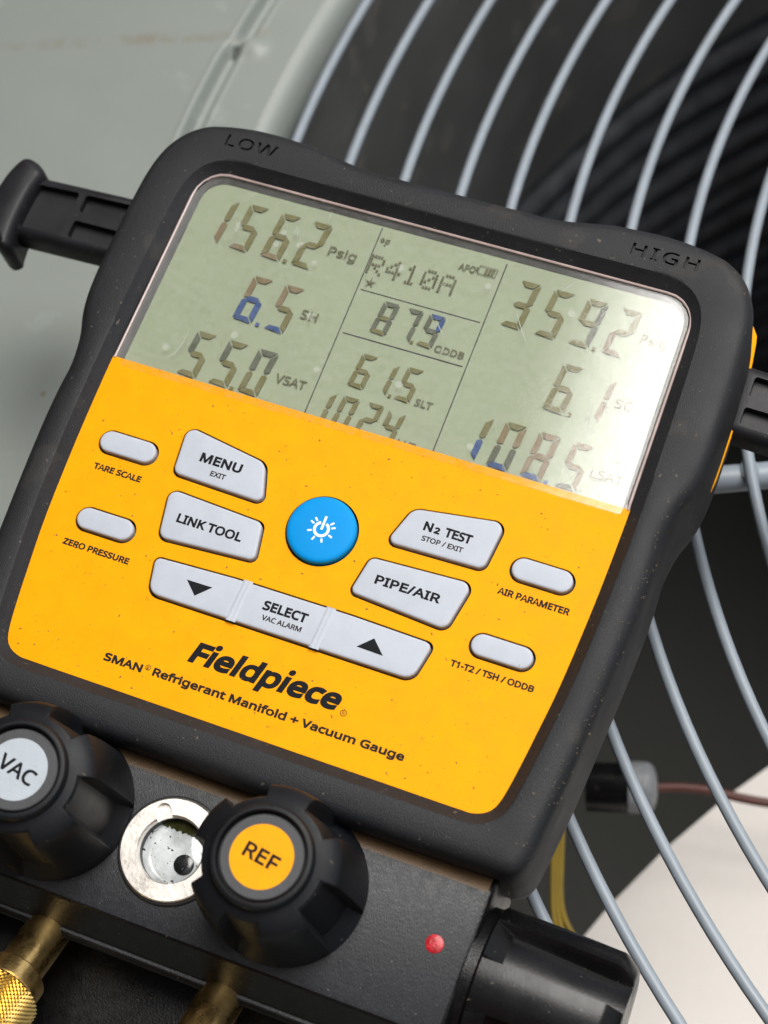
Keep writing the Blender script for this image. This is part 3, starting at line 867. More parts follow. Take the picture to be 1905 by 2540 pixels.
# outlines -----------------------------------------------------------
half = [(0, -87.2), (30, -87.1), (60, -87.0), (80, -86.6), (84.6, -85.6), (87.0, -82.5), (88.3, -76), (90.2, -58), (91.7, -36), (92.7, -20), (93.4, -4), (93.4, 7), (93.1, 15.5),
        (94.4, 24.6), (96.8, 32), (98.0, 38.6), (98.5, 48), (98.4, 60), (98.1, 72), (97.3, 84), (95.2, 93), (91.0, 100.0), (85.4, 104.4), (79.3, 106.4), (70.3, 107.8), (62, 108.1), (55, 107.8), (48.9, 107.4), (42.6, 106.3), (36, 105.0), (29, 104.2), (14, 104.1), (0, 104.1)]
outer = half + [(-x, y) for x, y in half[1:-1]][::-1]
NB = 420
OUT = ccw(smooth_closed(outer, NB))
ihalf = [(0, -73.7), (40, -73.7), (64, -73.7), (69.5, -73.4), (73.2, -71.4), (75.0, -67.8), (76.4, -60), (78.0, -47), (79.4, -34), (80.4, -18), (81.1, 0), (81.4, 22), (81.2, 45), (80.7, 66), (80.0, 78), (78.4, 84.6), (74.8, 88.9), (69.0, 90.7), (60, 90.8), (30, 90.5), (0, 90.4)]
inner = ihalf + [(-x, y) for x, y in ihalf[1:-1]][::-1]
INN = ccw(smooth_closed(inner, NB))
C0 = (0.0, 8.0)
def ray_hit(poly, ang):
    d = (math.cos(ang), math.sin(ang))
    best = None
    for i in range(len(poly)):
        ax, ay = poly[i - 1][0] - C0[0], poly[i - 1][1] - C0[1]
        bx, by = poly[i][0] - C0[0], poly[i][1] - C0[1]
        ex, ey = bx - ax, by - ay
        den = d[0] * ey - d[1] * ex
        if abs(den) < 1e-12:
            continue
        t = (ax * ey - ay * ex) / den
        u = (ax * d[1] - ay * d[0]) / den
        if t > 0 and -1e-6 <= u <= 1 + 1e-6:
            best = t if best is None else max(best, t)
    return (C0[0] + d[0] * best, C0[1] + d[1] * best)
RID = inset(INN, -3.4)
ang = [math.atan2(y - C0[1], x - C0[0]) for x, y in OUT]
RIDm = [ray_hit(RID, q) for q in ang]
INm = [ray_hit(INN, q) for q in ang]
def mixp(A, B, t, z):
    return [(a[0] + (b[0] - a[0]) * t, a[1] + (b[1] - a[1]) * t, z) for a, b in zip(A, B)]
def z3(P, z):
    return [(x, y, z) for x, y in P]
O_in = lambda d: inset(OUT, d)
rings = [z3(O_in(3.0), -35.5), z3(O_in(0.8), -35.5), z3(O_in(0.1), -34.6), z3(O_in(-0.2), -30), z3(O_in(0), -10), z3(O_in(0.05), -2.5), z3(O_in(0.35), -0.4), z3(O_in(0.9), 1.0), z3(O_in(1.7), 2.0), z3(O_in(2.7), 2.65), z3(O_in(3.9), 3.0)]
base = O_in(3.9)
for t, z in ((0.35, 3.25), (0.7, 3.3), (0.93, 3.1)):
    rings.append(mixp(base, RIDm, t, z))
rings += [mixp(base, RIDm, 1.0, 3.05), mixp(RIDm, INm, 0.08, 2.8), mixp(RIDm, INm, 0.2, 2.35), mixp(RIDm, INm, 0.55, 1.2), mixp(RIDm, INm, 0.9, 0.25), mixp(RIDm, INm, 1.0, -0.1), mixp(RIDm, INm, 1.0, -2.6)]
V, F = loft(rings)
boot = add("rubber_boot", V, F, M['rubber'], gauge, sharp=60)

def cut(o, loops, z, depth):
    """sink lettering into a surface"""
    c = flat_fill("cutter", loops, z + 3, depth + 3, M['ink'], gauge)
    md = o.modifiers.new("cut", 'BOOLEAN')
    md.operation = 'DIFFERENCE'
    md.solver = 'EXACT'
    md.object = c
    dg = bpy.context.evaluated_depsgraph_get()
    me = bpy.data.meshes.new_from_object(o.evaluated_get(dg))
    me.set_sharp_from_angle(angle=R(38))
    o.modifiers.clear()
    old = o.data
    o.data = me
    me.name = o.name
    bpy.data.meshes.remove(old)
    bpy.data.objects.remove(c)
engr = text_loops("LOW", -75.7, -58.7, 98.3, 4.0, 0, 70, 0.10) + text_loops("HIGH", 56.2, 76.7, 97.5, 4.1, 0, 90, 0.10)
cut(boot, engr, 3.3, 1.3)

# instrument case under the boot: floor of the front, back shell, orange edge that shows beside the boot
V, F = loft([z3(inset(OUT, 12), -58), z3(inset(OUT, 9), -56), z3(inset(OUT, 4), -36), z3(inset(OUT, 4), -34)], True, True)
GP("rear_shell", (V, F), M['black'])
up_half = [(92.5, 28.5), (96.0, 33), (98.0, 39), (98.9, 47), (98.9, 62), (98.6, 76), (97.8, 86), (96.6, 95), (92, 101.5), (86, 105.6), (79, 107.5), (60, 108.9)]
oc = resample(ccw(up_half + [(-x, y) for x, y in up_half[::-1]]), 260)
GP("orange_case", loft([z3(inset(oc, 4), -24.6), z3(oc, -24.6), z3(oc, -22.6), z3(inset(oc, 0.4), -22.3), z3(inset(oc, 4), -22.3)], True, True), M['orange'])
GP("case_floor", loft([z3(inset(INN, -2.5), -5.0), z3(inset(INN, -2.5), -2.7)], True, True), M['black'])

# orange face plate with the key openings -----------------------------
def mir(p):
    return [(-x, y, *r) for x, y, *r in p][::-1]
pipe = [(13.9, -26.4, 2.4), (16.2, -13.6, 2.9), (47.9, -12.0, 3.2), (44.9, -28.5, 3.4)]
n2 = [(18.2, -9.3, 2.6), (22.6, 3.9, 4.6), (50.5, 8.1, 3.4), (48.9, -8.5, 3.0)]
row_ = [(-43.5, -32.9, 2.2), (-18, -31.7, 40), (18, -31.5, 40), (43.5, -32.1, 2.4), (41.0, -45.0, 4.2), (-40.9, -45.0, 4.4)]
pill = lambda cx, cy, w_, h_: rounded([(cx - w_ / 2, cy - h_ / 2, h_ / 2 - .01), (cx + w_ / 2, cy - h_ / 2, h_ / 2 - .01), (cx + w_ / 2, cy + h_ / 2, h_ / 2 - .01), (cx - w_ / 2, cy + h_ / 2, h_ / 2 - .01)], 12)
HOLES = {
    'menu': rounded(mir(n2), 10), 'link': rounded(mir(pipe), 10), 'n2': rounded(n2, 10), 'pipe': rounded(pipe, 10), 'row': rounded(row_, 8),
    'tare': pill(-64.5, -4.4, 19.3, 8.0), 'zero': pill(-61.1, -28.9, 19.2, 8.0), 'air': pill(64.5, -4.3, 19.1, 8.0), 'odd': pill(61.3, -28.7, 19.2, 7.8),
    'power': circle(0.3, -11.0, 10.75, 72)}
SPLIT = 22.0
plate = [(x, y) for x, y in inset(INN, 0.05) if y < SPLIT]
lo = [p for p in plate]
k0 = max(range(len(lo)), key=lambda i: (lo[i][1] - lo[i - 1][1]) if False else 0)
xs = sorted(lo, key=lambda p: p[1])[-2:]
# order: walk from the right top corner round the bottom to the left top corner
st = [i for i in range(len(lo)) if lo[i - 1][0] > 0 and lo[i][0] < 0 and abs(lo[i][1] - lo[i - 1][1]) < 1]
lo = sorted(lo, key=lambda p: (math.atan2(p[1] - SPLIT - 0.01, p[0])), reverse=False)
lo = [(81.33, SPLIT)] + [p for p in lo[::-1]] + [(-81.33, SPLIT)]
face = flat_fill("faceplate", [lo] + list(HOLES.values()), 0.0, 0.9, M['orange'], gauge)
lettering([("TARE SCALE", -72.3, -56.8, -13.6, 1.95), ("ZERO PRESSURE", -71.2, -49.9, -38.2, 1.95),
           ("AIR PARAMETER", 54.1, 75.1, -13.0, 2.05), ("T1-T2 / TSH / ODDB", 48.8, 73.1, -36.9, 1.95)], 0.0, M['inkgrey'], face, 0.135)
lettering([("SMAN", -45.1, -33.2, -66.7, 2.45), ("Refrigerant Manifold + Vacuum Gauge", -29.9, 46.2, -66.4, 2.45)], 0.0, M['inkgrey'], face, 0.18)
lettering([("Fieldpiece", -21.9, 24.2, -59.3, 6.4, 0.26)], 0.0, M['ink'], face, 0.47, "maker_name")
for cx, cy, rr in ((-31.7, -64.6, 0.85), (25.8, -59.0, 0.95)):
    flat_fill("registered_mark", [circle(cx, cy, rr, 24), circle(cx, cy, rr * 0.8, 24)] + text_loops("R", cx - rr * .38, cx + rr * .42, cy - rr * .45, rr * .95), 0.05, 0.05, M['inkgrey'], face)

# keys ---------------------------------------------------------------
KEY = [(0.70, -2.0), (0.70, 0.6), (0.76, 0.9), (0.92, 1.1), (1.18, 1.21), (1.6, 1.26)]
def key(k, label=None, m='button'):
    ol = resample(HOLES[k], 120)
    o = GP("button", pad(ol, KEY), M[m], sharp=50)
    if label:
        o["label"] = label
    return o
kt = 1.26
b = key('menu', "grey menu button with a slanted top edge")
lettering([("MENU", -42.1, -28.9, -2.25, 2.95)], kt, M['ink'], b, 0.19)
lettering([("EXIT", -37.3, -32.5, -5.5, 1.6)], kt, M['inkgrey'], b, 0.07)
b = key('link', "grey link tool button")
lettering([("LINK TOOL", -41.2, -20.7, -21.9, 2.8)], kt, M['ink'], b, 0.17)
b = key('n2', "grey N2 test button with a slanted top edge")
lettering([("N", 28.0, 30.6, -2.1, 2.8), ("2", 31.2, 32.9, -2.1, 2.0), ("TEST", 34.3, 42.4, -2.1, 2.8)], kt, M['ink'], b, 0.17)
lettering([("STOP / EXIT", 28.6, 41.0, -5.15, 1.55)], kt, M['inkgrey'], b, 0.07)
b = key('pipe', "grey pipe and air button")
lettering([("PIPE/AIR", 20.5, 40.0, -21.4, 2.75)], kt, M['ink'], b, 0.17)
for k, lb in (('tare', "blank grey pill button above the tare scale print"), ('zero', "blank grey pill button above the zero pressure print"), ('air', "blank grey pill button above the air parameter print"), ('odd', "blank grey pill button above the T1-T2 print")):
    key(k, lb)
b = key('row', "long grey rocker button with two arrows around the select key")
b.name = "rocker_button"
for x in (-14.1, 11.5):
    V, F = loft([[(x + dx * wd - 0.25, -44.7, z), (x + dx * wd + 0.25, -32.0, z)] for dx, wd, z in ((-1, 1.5, 1.1), (-1, 0.9, 1.6), (-1, 0.25, 1.38), (1, 0.25, 1.38), (1, 0.9, 1.6), (1, 1.5, 1.1))], closed=False)
    GP("ridge", (V, F), M['button'], b, sharp=60)
lettering([("SELECT", -7.0, 6.5, -38.6, 2.85)], kt, M['ink'], b, 0.18)
lettering([("VAC ALARM", -6.1, 6.0, -41.5, 1.55)], kt, M['inkgrey'], b, 0.07)
flat_fill("arrow_mark", [[(-31.0, -37.2), (-23.0, -37.1), (-27.0, -41.0)]], kt + 0.05, 0.06, M['ink'], b)
flat_fill("arrow_mark", [[(22.6, -40.3), (26.5, -36.5), (30.6, -40.5)]], kt + 0.05, 0.06, M['ink'], b)
pw = GP("power_button", pad(circle(0.3, -11.0, 10.75, 96), [(0.6, -2), (0.6, 0.8), (0.7, 1.2), (1.0, 1.6), (1.5, 1.82), (2.3, 1.95), (6, 2.1)]), M['blue'], sharp=50)
sym = []
pcx, pcy = 0.55, -11.15
arc = [math.radians(90 + 24 + (312) * i / 40) for i in range(41)]
sym.append([(pcx + 2.45 * math.cos(t), pcy + 2.45 * math.sin(t)) for t in arc] + [(pcx + 1.62 * math.cos(t), pcy + 1.62 * math.sin(t)) for t in arc[::-1]])
def bar(x, y, a_, l0, l1, wd):
    c, s = math.cos(R(a_)), math.sin(R(a_))
    return [(x + c * l + -s * q, y + s * l + c * q) for l, q in ((l0, -wd), (l1, -wd), (l1, wd), (l0, wd))]
sym.append(bar(pcx, pcy, 90, -0.1, 4.1, 0.36))
for q in (22, -22, 158, 202, -68, 248, 135, 45):
    if q != 45:
        sym.append(bar(pcx, pcy, q, 2.85, 4.1, 0.27))
sym.append(bar(pcx, pcy, 45, 2.85, 4.1, 0.27))
flat_fill("power_symbol", sym, 2.18, 0.12, M['white'], pw)

# screen -------------------------------------------------------------
LZ = -2.1
lcd = GP("screen", box(-79.5, 12, LZ - 0.4, 79.5, 90.0, LZ), M['lcd'])
lcd["label"] = "grey green liquid crystal screen showing pressures and temperatures"
wo_ = [(x, y) for x, y in INN if y > SPLIT - 4]
top_ol = ccw(rounded([(-81.0, 16, 1), (81.0, 16, 1), (79.9, 90.3, 9.5), (-79.9, 90.3, 9.5)], 14))
ring_n = 160
T = resample(top_ol, ring_n)
GP("screen_surround", loft([z3(inset(T, 0.5), -0.4), z3(inset(T, 1.3), -0.9), z3(inset(T, 2.3), LZ + 0.06)]), M['lcdwall'])
TA = sorted([i for i in range(ring_n) if T[i][1] > SPLIT], key=lambda i: -math.atan2(T[i][0], T[i][1] - SPLIT))
def strip(d, z):
    q = inset(T, d)
    return [(81.0 - d, SPLIT - 0.3, z)] + [(q[i][0], q[i][1], z) for i in TA] + [(-81.0 + d, SPLIT - 0.3, z)]
GP("window_rim", loft([strip(-0.25, -0.3), strip(-0.1, 0.3), strip(0.2, 0.42), strip(0.55, 0.26), strip(0.55, -0.4)], closed=False), M['rim'], sharp=25)
SG = LZ + 0.55
SEG = {'0': 'abcdef', '1': 'bc', '2': 'abged', '3': 'abgcd', '4': 'fgbc', '5': 'afgcd', '6': 'afgedc', '7': 'abc', '8': 'abcdefg', '9': 'abcdfg'}
def digit(ch, x, y, w_, h_, colour='olive', over=None, open_zero=True):
    tq = w_ * 0.285
    g = w_ * 0.035
    hm = h_ / 2
    sh = 0.085
    th = tq * 0.98
    polys = {
        'a': [(g * 2, h_), (w_ - g * 2, h_), (w_ - tq - g, h_ - th), (tq + g, h_ - th)],
        'd': [(g * 2 - .35 * g, tq * .22), (w_ - g * 2, 0), (w_ - tq - g, th), (tq * .75, th), (g * 2 + tq * .3, th * .72)],
        'f': [(0, h_ - g * 2), (tq, h_ - th - g * 2), (tq, hm + th * .35), (tq * .35, hm + g), (0, hm + th * .4)],
        'b': [(w_, h_ - g * 2), (w_ - tq, h_ - th - g * 2), (w_ - tq, hm + th * .45), (w_ - tq * .55, hm + g), (w_, hm + th * .55)],
        'e': [(0, g * 2 + .2), (tq, th + g * 2), (tq, hm - th * .35), (tq * .55, hm - g), (0, hm - th * .5)],
        'c': [(w_, g * 2), (w_ - tq, th + g * 2), (w_ - tq, hm - th * .35), (w_ - tq * .45, hm - g), (w_, hm - th * .4)],
        'g': [(tq * .45 + g, hm), (tq + g, hm + th / 2), (w_ - tq * 1.1, hm + th / 2), (w_ - tq * .4 - g, hm), (w_ - tq - g, hm - th / 2), (tq * 1.1, hm - th / 2)],
    }
    V, F, MI = [], [], []
    names = []
    for s in SEG[ch]:
        cname = (over or {}).get(s, colour)
        if cname not in names:
            names.append(cname)
        p = [(x + px + sh * py, y + py) for px, py in polys[s]]
        p = ccw(p)
        n = len(p); o = len(V)
        V += [(a_, b_, SG) for a_, b_ in p] + [(a_, b_, SG - 0.12) for a_, b_ in p]
        F.append(tuple(o + i for i in range(n))); MI.append(names.index(cname))
        for i in range(n):
            j = (i + 1) % n
            F.append((o + i, o + n + i, o + n + j, o + j)); MI.append(names.index(cname))
    add("digit", V, F, None, lcd, 20, mats=[M[n] for n in names], midx=MI)
def dot(x, y, s, c='olive'):
    flat_fill("decimal_point", [[(x, y), (x + s, y), (x + s * 1.05, y + s), (x + s * .05, y + s)]], SG, 0.1, M[c], lcd)
W6, H16 = 6.55, 16.1
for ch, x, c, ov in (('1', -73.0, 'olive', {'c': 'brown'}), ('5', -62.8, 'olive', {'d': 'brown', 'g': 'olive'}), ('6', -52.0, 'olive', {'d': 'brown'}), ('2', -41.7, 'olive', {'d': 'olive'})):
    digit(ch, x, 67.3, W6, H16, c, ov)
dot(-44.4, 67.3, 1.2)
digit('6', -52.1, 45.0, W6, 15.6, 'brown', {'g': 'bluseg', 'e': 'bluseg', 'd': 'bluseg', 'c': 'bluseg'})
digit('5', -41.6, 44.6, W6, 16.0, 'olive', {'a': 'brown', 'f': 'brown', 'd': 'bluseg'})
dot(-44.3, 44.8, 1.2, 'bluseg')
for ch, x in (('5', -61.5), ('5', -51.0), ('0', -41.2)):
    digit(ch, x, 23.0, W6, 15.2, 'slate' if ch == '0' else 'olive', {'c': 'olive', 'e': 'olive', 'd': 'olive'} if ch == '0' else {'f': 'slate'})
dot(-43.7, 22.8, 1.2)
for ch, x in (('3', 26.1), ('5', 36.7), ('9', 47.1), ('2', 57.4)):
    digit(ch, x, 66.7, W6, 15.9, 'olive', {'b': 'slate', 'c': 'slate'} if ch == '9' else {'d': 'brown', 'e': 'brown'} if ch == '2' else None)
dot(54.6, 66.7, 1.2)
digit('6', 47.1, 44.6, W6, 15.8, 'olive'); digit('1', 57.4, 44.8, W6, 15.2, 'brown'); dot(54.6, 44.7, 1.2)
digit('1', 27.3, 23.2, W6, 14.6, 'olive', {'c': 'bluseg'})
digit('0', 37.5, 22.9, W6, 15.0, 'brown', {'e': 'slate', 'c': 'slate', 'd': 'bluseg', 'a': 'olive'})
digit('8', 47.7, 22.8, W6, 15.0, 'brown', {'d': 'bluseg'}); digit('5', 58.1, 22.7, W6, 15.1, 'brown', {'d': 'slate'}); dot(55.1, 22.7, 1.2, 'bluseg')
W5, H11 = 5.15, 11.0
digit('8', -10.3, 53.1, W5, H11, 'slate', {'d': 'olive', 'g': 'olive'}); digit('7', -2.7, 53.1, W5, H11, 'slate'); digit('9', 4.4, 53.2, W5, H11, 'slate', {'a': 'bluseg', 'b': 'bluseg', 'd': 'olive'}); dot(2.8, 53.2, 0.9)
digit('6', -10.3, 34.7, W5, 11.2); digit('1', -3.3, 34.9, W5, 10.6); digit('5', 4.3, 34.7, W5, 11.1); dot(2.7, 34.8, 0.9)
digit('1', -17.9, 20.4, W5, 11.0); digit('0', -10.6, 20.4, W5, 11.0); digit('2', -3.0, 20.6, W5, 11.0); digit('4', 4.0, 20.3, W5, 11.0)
for ln in ([("Psig", -32.0, -23.0, 73.9, 3.0), ("SH", -32.1, -26.8, 51.3, 3.0), ("VSAT", -31.6, -21.8, 29.4, 2.8)],
           [("F", -16.4, -15.0, 81.7, 2.2), ("APO", 8.0, 13.2, 80.7, 2.2), ("ODDB", 10.5, 19.7, 52.8, 2.2), ("SLT", 11.1, 16.4, 34.7, 2.2), ("LLT", 10.6, 16.1, 21.0, 2.2)],
           [("Psig", 67.2, 74.9, 73.1, 3.0), ("SC", 66.6, 71.9, 51.3, 2.9), ("LSAT", 66.9, 76.5, 28.6, 2.9)]):
    lettering(ln, SG - 0.1, M['ghost'], lcd, 0.06, "caption")
FONT5 = {'R': ("11110", "10001", "10001", "11110", "10100", "10010", "10001"), '4': ("00010", "00110", "01010", "10010", "11111", "00010", "00010"), '1': ("00100", "01100", "00100", "00100", "00100", "00100", "01110"),
         '0': ("01110", "10001", "10011", "10101", "11001", "10001", "01110"), 'A': ("01110", "10001", "10001", "11111", "10001", "10001", "10001")}
dots = []
for i, ch in enumerate("R410A"):
    for rr, rowb in enumerate(FONT5[ch]):
        for cc, bit in enumerate(rowb):
            if bit == '1':
                x0, y0 = -19.0 + 0.35 + i * 5.75 + cc * 0.98, 78.2 - (rr + 1) * 0.94
                dots.append([(x0, y0), (x0 + 0.72, y0), (x0 + 0.76, y0 + 0.68), (x0 + 0.04, y0 + 0.68)])
flat_fill("refrigerant_name", dots, SG, 0.1, M['ghost'], lcd)
bat = [[(13.9, 80.9), (19.6, 80.9), (19.75, 83.8), (14.05, 83.8)], [(14.1, 81.08), (19.42, 81.08), (19.55, 83.62), (14.25, 83.62)]]
bat += [[(16.0 + k * 1.05, 81.3), (16.75 + k * 1.05, 81.3), (16.9 + k * 1.05, 83.4), (16.15 + k * 1.05, 83.4)] for k in range(3)]
bat.append([(13.3, 81.7), (13.85, 81.7), (13.85, 83.0), (13.3, 83.0)])
flat_fill("battery_symbol", bat, SG, 0.1, M['ghost'], lcd)
flat_fill("degree_mark", [circle(-17.4, 83.3, 0.65, 16), circle(-17.4, 83.3, 0.32, 16)], SG, 0.1, M['ghost'], lcd)
flat_fill("star_mark", [[(-15.8 + (2.0 if k % 2 == 0 else 0.45) * math.sin(k * math.pi / 5), 68.6 + (2.0 if k % 2 == 0 else 0.45) * math.cos(k * math.pi / 5)) for k in range(10)]], SG, 0.1, M['ghost'], lcd)
for nm, q in (("v", (-19.25, 14, -18.9, 87.4)), ("v", (21.3, 14, 21.65, 86.6)), ("h", (-17.9, 65.65, 20.3, 66.0)), ("h", (-17.8, 50.5, 20.3, 50.9))):
    GP("divider_line", box(q[0], q[1], LZ + 0.02, q[2], q[3], LZ + 0.1), M['line'], lcd)
# clear window and the protective film on it
cw = [(x, y) for x, y in inset(T, 0.95) if y > SPLIT + 0.02]
cw = sorted(cw, key=lambda p: math.atan2(p[0], p[1] - SPLIT))
def sheet(name, ol, z, m):
    return GP(name, ([(x, y, z) for x, y in ol], [tuple(range(len(ol)))]), m)
cwp = [(-80.6, SPLIT + 0.02)] + [(q[0], q[1]) for q in cw] + [(80.6, SPLIT + 0.02)]
sheet("clear_window", cwp, -0.05, M['clear'])
sheet("clear_film", ccw(rounded([(-78.3, 19.6, 1.2), (79.4, 19.7, 1.2), (77.6, 88.6, 7.5), (-77.6, 88.6, 7.5)], 8)), 0.2, M['film'])

# fine scratches in the film
def scratch(paths, wd=0.09):
    V, F = [], []
    for p in paths:
        p = resample(p, 14, closed=False)
        o = len(V)
        for i, q in enumerate(p):
            a_, c_ = p[max(0, i - 1)], p[min(len(p) - 1, i + 1)]
            L = math.hypot(c_[0] - a_[0], c_[1] - a_[1])
            nx, ny = -(c_[1] - a_[1]) / L, (c_[0] - a_[0]) / L
            k = wd * math.sin(math.pi * (i + 0.4) / 14.0)
            V += [(q[0] + nx * k, q[1] + ny * k, 0.23), (q[0] - nx * k, q[1] - ny * k, 0.23)]
        F += [(o + 2 * i, o + 2 * i + 2, o + 2 * i + 3, o + 2 * i + 1) for i in range(13)]
    ob = GP("film_scratches", (V, F), M['scratch'])
    ob["kind"] = 'stuff'
scratch([[(29.5, 72.2), (32.3, 67.7), (36.8, 61.7)], [(40.2, 81), (44.2, 87)], [(-35.3, 83.6), (-35.4, 87.5)], [(-43.5, 75.9), (-43.9, 79.3)], [(-42.6, 75.8), (-42.9, 78.9)],
         [(-65.9, 25.3), (-63.4, 28.5), (-62.3, 32.6), (-62.4, 37.3)], [(52, 58), (57, 47)], [(58, 74), (60.5, 66)], [(63, 60), (66, 44)], [(60.5, 52), (62.5, 39)], [(8, 62), (12, 57.5)]])

# valve block --------------------------------------------------------
FZ = -8.0
def arcp(cy, cz, r, a0, a1, n=10):
    return [(cy + r * math.cos(R(a0 + (a1 - a0) * i / n)), cz + r * math.sin(R(a0 + (a1 - a0) * i / n))) for i in range(n + 1)]
# profile in (y, z), counter-clockwise seen from +x
PB = [(-92.0, FZ), (-130.8, FZ), (-131.3, FZ - 0.25), (-131.7, FZ - 0.8), (-137.6, -17.6), (-137.9, -18.0)] + arcp(-138.7, -19.9, 1.9, 75, 265, 10) + [(-138, -22.5), (-132, -26), (-132, -50), (-84, -50)]
top_f = arcp(-92.0, FZ - 9.5, 9.5, 0, 90, 12)
prof = PB + top_f[:-1]
prof = ccw(prof)
def block(x0, x1, P, ch=1.4):
    return loft([[(x, y, z) for y, z in inset(P, d)] for x, d in ((x0, 0), (x1 - ch, 0), (x1 - ch * .45, ch * .22), (x1, ch))], True, True)
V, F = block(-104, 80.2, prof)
man = add("valve_block", V, F, None, gauge, 30, mats=[M['powder'], M['blackmetal'], M['brownreflect']])
for p in man.data.polygons:
    n = p.normal; c = p.center / MM
    if abs(n.x) > 0.3:
        p.material_index = 1
    elif n.z > 0.985:
        p.material_index = 0
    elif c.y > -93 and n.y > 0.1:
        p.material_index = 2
    else:
        p.material_index = 1

# sight glass
def bore(o, VF, keep=30):
    c = add("cutter", VF[0], VF[1], M['darkring'], gauge)
    md = o.modifiers.new("cut", 'BOOLEAN'); md.object = c; md.operation = 'DIFFERENCE'; md.solver = 'EXACT'
    dg = bpy.context.evaluated_depsgraph_get()
    me = bpy.data.meshes.new_from_object(o.evaluated_get(dg))
    o.modifiers.clear(); me.set_sharp_from_angle(angle=R(keep)); o.data = me
    bpy.data.objects.remove(c)
bore(man, lathe([(9.1, -5.5), (9.1, 3)], 64, c=(-7.0, -109.2, FZ)))
SX, SY = -7.0, -109.2
sg = empty("sight_glass"); sg.parent = gauge; sg.location = (SX * MM, SY * MM, FZ * MM)
def SGP(name, VF, m, sharp=35):
    return add(name, VF[0], VF[1], m, sg, sharp)
SGP("gasket", lathe([(15.3, -0.5), (15.3, 0.5), (14.9, 0.8), (14.2, 0.8)], 72, cap0=False, cap1=False), M['darkring'])
rr_ = [(14.45, 0.02), (14.45, 1.7), (14.1, 2.05), (9.6, 2.15), (9.15, 1.8), (9.1, 0.02)]
nseg = 144
rings = []
slot = R(123)
for r, h in rr_:
    ring = []
    for k in range(nseg):
        q = 2 * math.pi * k / nseg
        x, y = r * math.cos(q), r * math.sin(q)
        ring.append((x, y, h))
    rings.append(ring)
ringo = SGP("nickel_ring", loft(rings), M['steel'])
def slotcut(o):
    c, s = math.cos(slot), math.sin(slot)
    L = 13.4; wd = 2.2
    pts = []
    for k in range(9):
        q = -math.pi / 2 + math.pi * k / 8
        pts.append((L - wd + wd * math.cos(q), wd * math.sin(q)))
    for k in range(9):
        q = math.pi / 2 + math.pi * k / 8
        pts.append((-(L - wd) + wd * math.cos(q), wd * math.sin(q)))
    pts = [(c * a_ - s * b_, s * a_ + c * b_) for a_, b_ in pts]
    cobj = flat_fill("cutter", [pts], 5, 4.5, M['steel'], sg)
    md = o.modifiers.new("cut", 'BOOLEAN'); md.object = cobj; md.operation = 'DIFFERENCE'; md.solver = 'EXACT'
    return cobj
# solid ring so that the tool slot can be sunk into it
V, F = loft(rings + [[(x * 0.9, y * 0.9, 0.02) for x, y, z in rings[0]], rings[0]])
bpy.data.objects.remove(ringo)
ringo = SGP("nickel_ring", (V, F), M['steel'])
cobj = slotcut(ringo)
dg = bpy.context.evaluated_depsgraph_get()
me = bpy.data.meshes.new_from_object(ringo.evaluated_get(dg))
ringo.modifiers.clear(); me.set_sharp_from_angle(angle=R(30)); ringo.data = me
bpy.data.objects.remove(cobj)
SGP("glass", lathe([(9.1, -2.9), (7.5, -2.45), (5, -2.1), (2, -1.95)], 64, cap0=False), M['cloud'])
V, F = [], []
for k in range(25):
    q = R(35 + 100 * k / 24)
    wdt = 0.6 + 2.6 * math.sin(math.pi * k / 24) + random.uniform(-.5, .5)
    V += [(9.05 * math.cos(q), 9.05 * math.sin(q), -2.4), ((9.0 - wdt) * math.cos(q), (9.0 - wdt) * math.sin(q), -2.1)]
F = [(2 * k, 2 * k + 2, 2 * k + 3, 2 * k + 1) for k in range(24)]
SGP("oil_film", (V, F), M['greenglass'])
SGP("float_ball", lathe([(2.9, -2.3), (2.8, -1.9), (2.2, -1.65), (1.2, -1.55)], 32, c=(3.9, -2.2, 0)), M['ball'])

# small red plug
GP("red_plug", lathe([(2.55, -0.4), (2.5, 0.15), (2.1, 0.35), (1.0, 0.42)], 40, c=(70.1, -108.3, FZ)), M['red'])

# valve knobs --------------------------------------------------------
def knob_mesh(H, phase, plain=False):
    prof = [(21.2, 0), (22.3, 0.8), (22.5, 6), (22.1, 14), (21.5, 22), (20.7, 28), (20.2, H - 7.2), (19.8, H - 6.1), (19.0, H - 5.2), (17.6, H - 4.3), (15.8, H - 3.4), (14.5, H - 2.9), (13.75, H - 2.5),
            (13.55, H - 0.9), (13.2, H - 0.25), (12.7, H), (12.1, H), (11.75, H - 0.35), (11.6, H - 2.6)]
    if plain:
        prof = [(21.2, 0), (22.0, 0.8), (22.0, 6), (21.7, 20), (21.2, H - 5.5), (20.9, H - 4.4), (18.2, H - 0.9), (17.4, H - 0.4), (16.6, H - 0.2), (6, H)]
    n = 720
    rings = []
    for r, h in prof:
        ring = []
        rec = 18.6 - 2.4 * max(0, (h - 6)) / 30.0 if h > 2 else 22.4
        rec = max(rec, 16.2)
        for k in range(n):
            a_ = 360.0 * k / n
            d = abs((a_ - phase + 36) % 72 - 36)
            m_ = 1.0 if d < 15.8 else 0.0 if d > 17.8 else 1 - (d - 15.8) / 2.0
            rr = r if r <= rec else r + (rec - r) * m_
            ring.append((rr * math.cos(R(a_)), rr * math.sin(R(a_)), h))
        rings.append(ring)
    return loft(rings, True, True)
